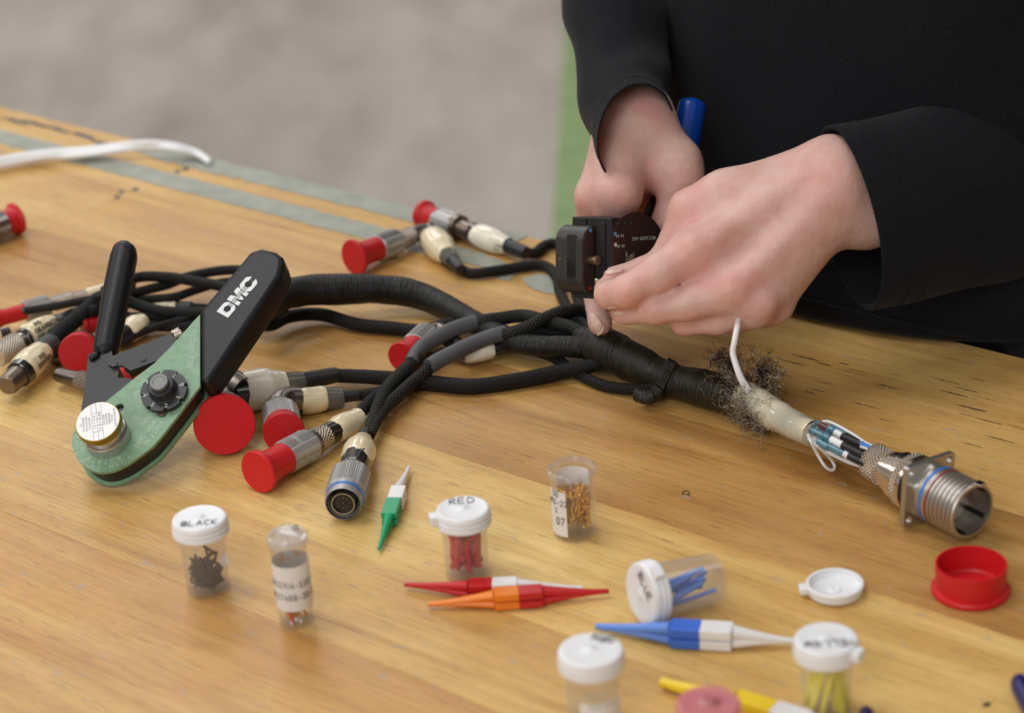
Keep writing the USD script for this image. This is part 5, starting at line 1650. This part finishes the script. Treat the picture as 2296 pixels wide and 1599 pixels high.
right = Blob([
    (chain(DR, (1404, 262, 12, 58), (1388, 432, -8, 48)) + chain(DR, (1392, 280, 14, 50), (1335, 436, 6, 38)) + chain(DR, (1444, 270, 14, 52), (1518, 366, 6, 46), (1528, 405, 4, 40)) +
     chain(DR, (1434, 290, 14, 76), (1440, 372, 14, 62)) + chain(DR, (1405, 430, 46, 42), (1500, 455, 48, 42)) + chain(DR, (1428, 250, 20, 68), (1400, 180, 56, 64), (1380, 60, 108, 64)) + [(J((1380, 60, 108, 64), DR)[0], .018, elbR, .026)], .010),
    (chain(DR, (1386, 436, -9, 46), (1352, 560, 22, 36), (1340, 650, 10, 33), (1345, 726, 2, 28)), .004),
    (chain(DR, (1332, 440, 4, 37), (1322, 505, 24, 33), (1365, 590, 46, 30), (1418, 620, 42, 26)), .004),
    (chain(DR, (1345, 430, 24, 36), (1346, 510, 46, 32), (1396, 572, 60, 28), (1438, 580, 52, 24)), .004),
    (chain(DR, (1370, 410, 40, 32), (1382, 482, 60, 28), (1426, 542, 68, 25), (1458, 548, 58, 22)), .004),
    (chain(DR, (1530, 400, 4, 40), (1500, 490, 8, 34), (1462, 560, 6, 28), (1440, 590, 4, 25)), .005),
    (chain(DR, (1384, 428, -16, 36), (1390, 430, -16, 36)), .003),
], .010, .0016)
LH = nets(left, *[x for x in left.bounds()], .0024)
RH = nets(right, *[x for x in right.bounds()], .0024)


def C3(s, n, z):
    return TC + ES * s + EN * n + ZZ * z


torso = Blob([([(C3(-.06, 0, .98), .10, C3(.06, 0, .98), .10), (C3(-.05, 0, .98), .095, C3(-.09, -.01, 1.26), .085), (C3(.05, 0, .98), .095, C3(.09, -.01, 1.26), .085), (C3(-.16, -.01, 1.33), .05, C3(.16, -.01, 1.33), .05),
                (C3(0, 0, 1.3), .06, C3(0, .015, 1.46), .052), (C3(0, .01, 1.52), .072, C3(0, .03, 1.57), .088), (C3(0, .045, 1.50), .05, C3(0, .055, 1.48), .04), (C3(0, .10, 1.535), .012, C3(0, .112, 1.52), .013),
                (shL, .044, elbL, .030), (shR, .044, elbR, .030), (C3(-.09, 0, .92), .085, C3(-.09, -.02, .12), .045), (C3(.09, 0, .92), .085, C3(.09, -.02, .12), .045)], .04)])
TB = nets(torso, *torso.bounds(), .012)
PN = Thing('person', 'person in a black long-sleeved jersey crimping a wire with both hands', 'person', TC)
BM = cat([LH, RH, TB])
BODY = PN.part('body', BM, 'skin', 'bare hands with short nails', smooth=True)
rd = np.zeros(len(BM[0]))
for D0, qs in ((DL, [(1556, 556, -40, 52), (1640, 650, -40, 54), (1702, 690, -40, 46), (1408, 665, -40, 46), (1470, 705, -30, 40), (1345, 660, -10, 34), (1385, 700, 0, 30), (1530, 735, -20, 40), (1845, 400, -40, 70), (1730, 720, -20, 40), (1500, 500, -20, 40)]),
               (DR, [(1385, 440, -40, 52), (1320, 460, -10, 40), (1500, 470, -20, 50), (1345, 735, -10, 34), (1530, 410, -30, 40)])):
    for x, y, dz_, r in qs:
        c, r_ = J((x, y, dz_ * .5, r), D0)
        q_ = BM[0] - EYE
        z_ = q_ @ FWD
        dd_ = np.hypot((q_ @ RIGHT) / z_ - (c - EYE) @ RIGHT / ((c - EYE) @ FWD), (q_ @ UP) / z_ - (c - EYE) @ UP / ((c - EYE) @ FWD)) * FPX
        w_ = np.exp(-(dd_ / r) ** 2 * 1.2) * (np.linalg.norm(BM[0] - c, axis=1) < .05)
        rd = np.maximum(rd, .40 * w_)
UsdGeom.PrimvarsAPI(stage.GetPrimAtPath(BODY)).CreatePrimvar('redness', Sdf.ValueTypeNames.FloatArray, 'vertex').Set([float(x) for x in rd])


def nail(fn, poly, lift=.0004, mt='nail'):
    """a plate lying on the finger's skin over the outline seen there"""
    poly = np.array(poly, float)
    n0 = len(poly)
    q = np.vstack([poly, poly[:1]])
    dens = np.vstack([q[i] + (q[i + 1] - q[i]) * t for i in range(n0) for t in (0, .25, .5, .75)])
    c = dens.mean(0)
    rings = [np.array([c])] + [c + (dens - c) * s for s in (.4, .75, .93, 1.0)]
    pts = np.vstack(rings)
    d = np.array([ray(*p) for p in pts]); d /= np.linalg.norm(d, axis=1, keepdims=True)
    t = np.full(len(pts), 1.0)
    for _ in range(90):
        t = np.clip(t + np.clip(fn(EYE + d * t[:, None]), -.03, .03) * .85, .9, 1.6)
    hit = np.abs(fn(EYE + d * t[:, None])) < .0008
    t[~hit] = t[hit].mean() if hit.any() else 1.35
    P = EYE + d * t[:, None]
    e = .0004
    for _ in range(6):
        g = np.stack([fn(P + np.eye(3)[k] * e) - fn(P - np.eye(3)[k] * e) for k in range(3)], 1)
        g /= np.linalg.norm(g, axis=1, keepdims=True) + 1e-9
        P = P - g * fn(P)[:, None] * .9
    g = np.stack([fn(P + np.eye(3)[k] * e) - fn(P - np.eye(3)[k] * e) for k in range(3)], 1)
    g /= np.linalg.norm(g, axis=1, keepdims=True) + 1e-9
    m = len(dens)
    off = np.concatenate([[lift], np.full(m, lift), np.full(m, lift), np.full(m, lift * .9), np.full(m, -.0004)])
    P = P + g * off[:, None]
    f = []
    for i in range(m):
        k = (i + 1) % m
        f.append((0, 1 + i, 1 + k))
        for r in range(3):
            a, b = 1 + r * m + i, 1 + r * m + k
            f += [(a, a + m, b + m), (a, b + m, b)]
    f = np.array(f)
    a, b, c_ = P[f[:, 0]], P[f[:, 1]], P[f[:, 2]]
    if (np.cross(b - a, c_ - a) @ BACK).sum() < 0:
        f = f[:, ::-1]
    PN.part('fingernail', (P, f), mt, None, smooth=True, under=BODY)


nail(left, [(1361, 692), (1368, 688), (1382, 690), (1396, 697), (1401, 704), (1390, 708), (1376, 708), (1365, 702)])
nail(left, [(1354, 611), (1364, 606), (1390, 604), (1402, 605), (1394, 610), (1374, 615), (1358, 617)])
nail(right, [(1320, 704), (1328, 701), (1338, 706), (1348, 720), (1353, 731), (1347, 744), (1340, 750), (1330, 736), (1323, 718)])
nail(right, [(1354, 729), (1356, 736), (1350, 747), (1341, 754), (1338, 750), (1346, 743)], .0006, 'nail_edge')


# clothes
def loft(rings, n=72):
    """rings: (z, half-width along the bench, front reach, back reach)"""
    th = np.linspace(0, 2 * np.pi, n + 1)
    v = []
    for z, a, bf, bb in rings:
        c, s = np.cos(th), np.sin(th)
        e = 2.4
        x = a * np.sign(c) * np.abs(c) ** (2 / e)
        y = np.where(s > 0, bf, bb) * np.sign(s) * np.abs(s) ** (2 / e)
        v.append(TC + x[:, None] * ES + y[:, None] * EN + np.array([0, 0, z]))
    v = np.array(v)
    return v.reshape(-1, 3), grid_faces(len(rings), n + 1)[:, ::-1], None


zs = np.concatenate([[.80, .86, TOP - .006], TOP + np.array([.0025, .008]), TOP + np.linspace(.02, .40, 24), [1.34, 1.37, 1.39]])
rings = []
for z in zs:
    f = .112 if z < TOP else (.136 if z < TOP + .004 else .139)
    h = z - TOP
    if h > .008:
        f = .139 - .012 * min(1, h / .25)
    a = .172 - .004 * math.sin(h * 9)
    if z > 1.30:
        a, f = {1.34: (.17, .10), 1.37: (.11, .075), 1.39: (.062, .06)}[round(float(z), 2)] if round(float(z), 2) in (1.34, 1.37, 1.39) else (a, f)
    rings.append((z, a, f, min(.115, f)))
sm = loft(rings)
vv = np.array(sm[0])
w = np.clip((vv[:, 2] - TOP - .012) / .05, 0, 1)
q = vv * [1, 1, .45]
dn = (meshkit.fbm(q * 13, 3, 4) - .5)
vv += (EN * 1.0)[None] * (dn * .018 * w)[:, None]
SH = PN.part('shirt', (vv, sm[1]), 'jersey_black', 'black long-sleeved jersey', smooth=True)
dd = TC + EN * .139 + ZZ * (TOP + .02)
HEM = tube(spline([TC + ES * s + EN * (.139 - .9 * max(0, abs(s) - .10) ** 1.5) + ZZ * (TOP + .0165) for s in np.linspace(-.14, .14, 12)], 60), .0009, 6)
PN.part('hem', HEM, 'jersey_black', under=SH)


def sleeve(path, ra, rb, seed, skew, nround=56, rows=84, amp=.0045):
    p = spline([V(*q) for q in path], rows)
    u = np.linspace(0, 1, rows)
    s = np.linspace(0, 1, len(ra))
    A = np.interp(u, s, ra) * np.array([dep(x) for x in p]) / FPX
    B = np.interp(u, s, rb) * np.array([dep(x) for x in p]) / FPX
    o = tube(p, A, nround, False, B, ref=BACK)
    v = np.array(o[0])
    cols = nround + 1
    wt = np.clip(np.repeat(u, cols) * 9, .12, 1)
    t, e1, e2 = frames(p, BACK)
    ctr = np.repeat(p, cols, 0)
    nr = v - ctr; nr /= np.linalg.norm(nr, axis=1, keepdims=True)
    al = np.repeat(u, cols)
    th = np.tile(np.linspace(0, 2 * np.pi, cols), rows)
    fold = np.sin(al * 46 + 2.2 * np.sin(th + seed) + 3 * meshkit.noise(v * 14, seed)) * .35
    dn = (meshkit.fbm(v * 17, 3, seed) - .5) * 2
    th_n = v.reshape(rows, cols, 3)
    v = v + nr * ((dn + fold) * amp * wt)[:, None]
    sk = np.clip(1 - al * 4.5, 0, 1) ** 1.5
    v = v + np.repeat(t, cols, 0) * (sk * (nr @ skew[0]) * skew[1] + sk * skew[2])[:, None]
    v = v.reshape(rows, cols, 3)
    v[:, -1] = v[:, 0]
    inner = p[:12, None] + (v[:12] - p[:12, None]) * .955
    lip = p[0] + (v[0] - p[0]) * .978 - t[0] * .0012
    V3 = np.concatenate([inner[::-1], lip[None], v]).reshape(-1, 3)
    f = grid_faces(12 + 1 + rows, cols)
    return V3, f, v, t


LP = [(1894, 491, 1.322), (1978, 476, 1.330), (2080, 452, 1.350), (2200, 425, 1.368), (2320, 396, 1.40), (2430, 370, 1.44), (2560, 335, 1.50)]
RP = [(1428, 306, 1.364), (1410, 256, 1.402), (1397, 180, 1.435), (1386, 84, 1.465), (1374, -10, 1.495), (1366, -150, 1.53), (1372, -290, 1.565), (1380, -420, 1.60)]


def shoulder(path, sh):
    pr = []
    for u in (.35, .7, 1.0):
        q = V(*path[-1]) * (1 - u) + sh * u
        x, y = proj(q)
        pr.append((x, y, dep(q)))
    return path + pr


for path, ra, rb, seed, sh, skew in ((LP, [140, 138, 134, 128, 130, 132, 145, 150, 160, 175], [212, 210, 205, 208, 208, 200, 190, 180, 175, 175], 3, shL, (UP, -.003, .003)), (RP, [124, 116, 112, 116, 122, 128, 130, 140, 150, 165, 170], [96, 100, 108, 116, 128, 134, 138, 145, 150, 160, 165], 8, shR, (RIGHT, .019, .002))):
    V3, f, rowsv, t = sleeve(shoulder(path, sh), ra, rb, seed, skew)
    sl = PN.part('sleeve', (V3, f), 'jersey_black', 'black sleeve with a stitched cuff', smooth=True, under=SH)
    st = []
    for row in ((2, 3) if seed == 3 else (2,)):
        r = rowsv[row]
        r2 = r.mean(0) + (r - r.mean(0)) * 1.004
        dense = spline(r2, 240)
        for k in range(0, 238, 2):
            st.append(tube(dense[k:k + 2], .00034, 4, False))
    v, f, _ = cat(st)
    PN.part('stitching', (v, f, None), 'thread_black', under=SH, smooth=True, kind='stuff')
lg = []
for s in (-1, 1):
    lg.append(tube(spline([C3(s * .085, -.005, .94), C3(s * .09, -.01, .75), C3(s * .092, -.02, .45), C3(s * .095, -.025, .07)], 24), np.interp(np.linspace(0, 1, 24), [0, .3, 1], [.105, .092, .075]), 24))
    sho = hull([(C3(s * .095, -.07, .045), .042), (C3(s * .10, .13, .035), .034), (C3(s * .085, .10, .035), .034)], 14)
    PN.part('shoe', sho, 'ink_black', smooth=40)
v, f, _ = cat(lg)
PN.part('trousers', (v, f, None), 'trousers', 'dark trousers', smooth=True)
PN.part('hair', hull([(C3(0, -.005, 1.585), .092), (C3(0, -.03, 1.52), .078), (C3(0, .03, 1.61), .075)], 24), 'hair_brown', 'brown hair', smooth=True)

# ================================================================ crimper held in the hands
KO = V(1370, 580, 1.335)
kv = unit(UP * .995 + BACK * .10)
kt = unit(RIGHT * .65 + FWD * .755)
kt = unit(kt - kv * (kt @ kv))
kl = np.cross(kt, kv) * -1            # to the left and away; the near right face looks along -kl
KT = Thing('hand_crimper', 'black hand crimper with blue handles held in both hands above the bench', 'crimper', KO)


def kp(m):
    """local: x = t (right and away), y = l (left and away), z = up, in metres"""
    return xf(m, KO, kt, kl, kv)


def kbox(t0, t1, l0, l1, v0, v1, r=.0005):
    return kp(rbox(t0, t1, l0, l1, v0, v1, r))


def kdisc(poly, l0, l1):
    """outline in (t, v), thickness along l"""
    v, f, _ = prism(poly, l0, l1)
    return kp((np.stack([v[:, 0], v[:, 2], v[:, 1]], 1), f[:, ::-1]))


HD = KT.part('head', kbox(0, .019, 0, .029, -.0240, .0232), 'crimper_black', 'black head block', smooth=30)
dsk = Point(.022, -.006).buffer(.032, 48).intersection(sbox(.0008, -.06, .08, .06))
KT.part('side_plate', kdisc(dsk, -.0006, .0040), 'crimper_maroon', 'round dark side plate with engraved text', smooth=30)
dsk2 = Point(.022, -.002).buffer(.0215, 40).intersection(sbox(.001, -.06, .08, .06))
KT.part('side_plate', kdisc(dsk2, .0200, .0255), 'crimper_maroon', smooth=30)
KT.part('core', kdisc(dsk2, .0040, .0200), 'crimper_black', smooth=30)
KT.part('rail', kbox(-.0012, .0006, .004, .0095, -.0225, .0205, .0003), 'crimper_black', smooth=30)
KT.part('rail', kbox(-.0010, .0006, .018, .028, .0125, .0225, .0003), 'crimper_black', smooth=30)
_lt = np.linspace(0, np.pi / 2, 14)
lo = Polygon([(-.0008, .0186)] + [(-.0010 - .0106 * math.sin(x), .0091 + .0095 * math.cos(x)) for x in _lt] + [(-.0010 - .0106 * math.cos(x), -.0113 - .0095 * math.sin(x)) for x in _lt] + [(-.0008, -.0208)])
LOC = KT.part('locator', kdisc(lo, .0118, .0318), 'crimper_satin', 'rounded satin black locator', smooth=35)
KT.part('locator_face', kdisc(lo.buffer(-.0006), .0112, .0120), 'crimper_maroon', under=LOC, smooth=35)
KT.part('cover', kp(rbox(-.0116, -.0111, .0165, .0235, -.0148, .0135, .0002)), 'crimper_black', 'long inset cover', under=LOC)
KT.part('screw', kp(hull([((-.0114, .0285, -.0012), .0009)], 10)), 'steel_dark', under=LOC)
KT.part('lug', kbox(-.009, -.001, .0255, .0345, -.0085, .006, .0016), 'steel_dark', under=LOC)


def kdot(t, v, mt, r=.0011, l=-.0007, up=None):
    KT.part('dot', kp((lambda m: (np.stack([m[0][:, 0] + t, m[0][:, 2] + l, m[0][:, 1] + v], 1), m[1][:, ::-1], None))(prism(Point(0, 0).buffer(r), 0, .0003))), mt, under=up, smooth=30)


kdot(-.0050, .0160, 'dot_blue', .0012, .0110, LOC)
kdot(-.0050, -.0175, 'dot_red', .0012, .0109, LOC)
kdot(.0030, .0140, 'dot_blue', .0012)
kdot(.0034, .0078, 'dot_white', .0012)
for t in (.0060, .0125, .0180):
    KT.part('screw', kp(hull([((t, -.0002, .0196), .0015)], 10)), 'crimper_black')
KT.part('knob', rev(KO + kt * -.0055 + kl * .0115 + kv * -.0012, -kl, [(0, 0), (0, .0022), (.0040, .0022), (.0042, .0029), (.0062, .0029), (.0066, .0026), (.0066, 0)], 24), 'knob_brass', 'small brass knob', under=LOC)
nR = -kl
for s, t, v in (('16-14', .0072, .0128), ('24-20', .0080, .0068)):
    KT.part('lettering', text_flat(s, .0017, KO + kt * t + kv * v + nR * .0007, kt, nR), 'engraving', under=HD)
KT.part('lettering', text_flat('WC2 ACE8-A42', .0021, KO + kt * .0300 + kv * .0105 + nR * .0007, -kt, nR), 'engraving', under=HD)
for k, s in enumerate(('USE WITH AS7928', 'TERMINALS', 'SEE CAL SPEC', 'TION SETTINGS')):
    KT.part('lettering', text_flat(s, .0013, KO + kt * (.0135 + .0021 * k) + kv * -.0045 + nR * .0007, -kv, nR), 'engraving', under=HD)
KT.part('die', kbox(-.0004, .0006, .009, .016, -.020, -.004, .0003), 'steel_dark', under=HD)
KT.part('wire_end', tube(spline([V(1336, 630, 1.331), V(1345, 633, 1.330), V(1356, 640, 1.331), V(1375, 648, 1.333)], 12), .0019, 10), 'shield_wire', 'stripped silvery wire end')
# handles: black arms, blue grips
for k, pts in enumerate(([(1448, 575, 1.372), (1462, 500, 1.392), (1492, 425, 1.410), (1530, 345, 1.428), (1556, 222, 1.440)], [(1452, 660, 1.372), (1500, 620, 1.400), (1560, 520, 1.425), (1620, 430, 1.440), (1665, 390, 1.446)])):
    c = spline([V(*q) for q in pts], 40)
    KT.part('handle', tube(c[:24], np.linspace(.0055, .0050, 24), 14, True, rb=np.linspace(.0075, .0060, 24), ref=BACK), 'crimper_black', 'black handle arm', smooth=True)
    u = np.linspace(0, 1, 20)
    r = .0082 * np.minimum(1, np.sqrt(np.maximum(.04, 1 - (np.maximum(u - .93, 0) / .07) ** 2)))
    KT.part('grip', tube(c[20:], r * .95, 18, True, rb=r * 1.08, ref=BACK), 'handle_blue', 'bright blue plastic handle grip', smooth=True)
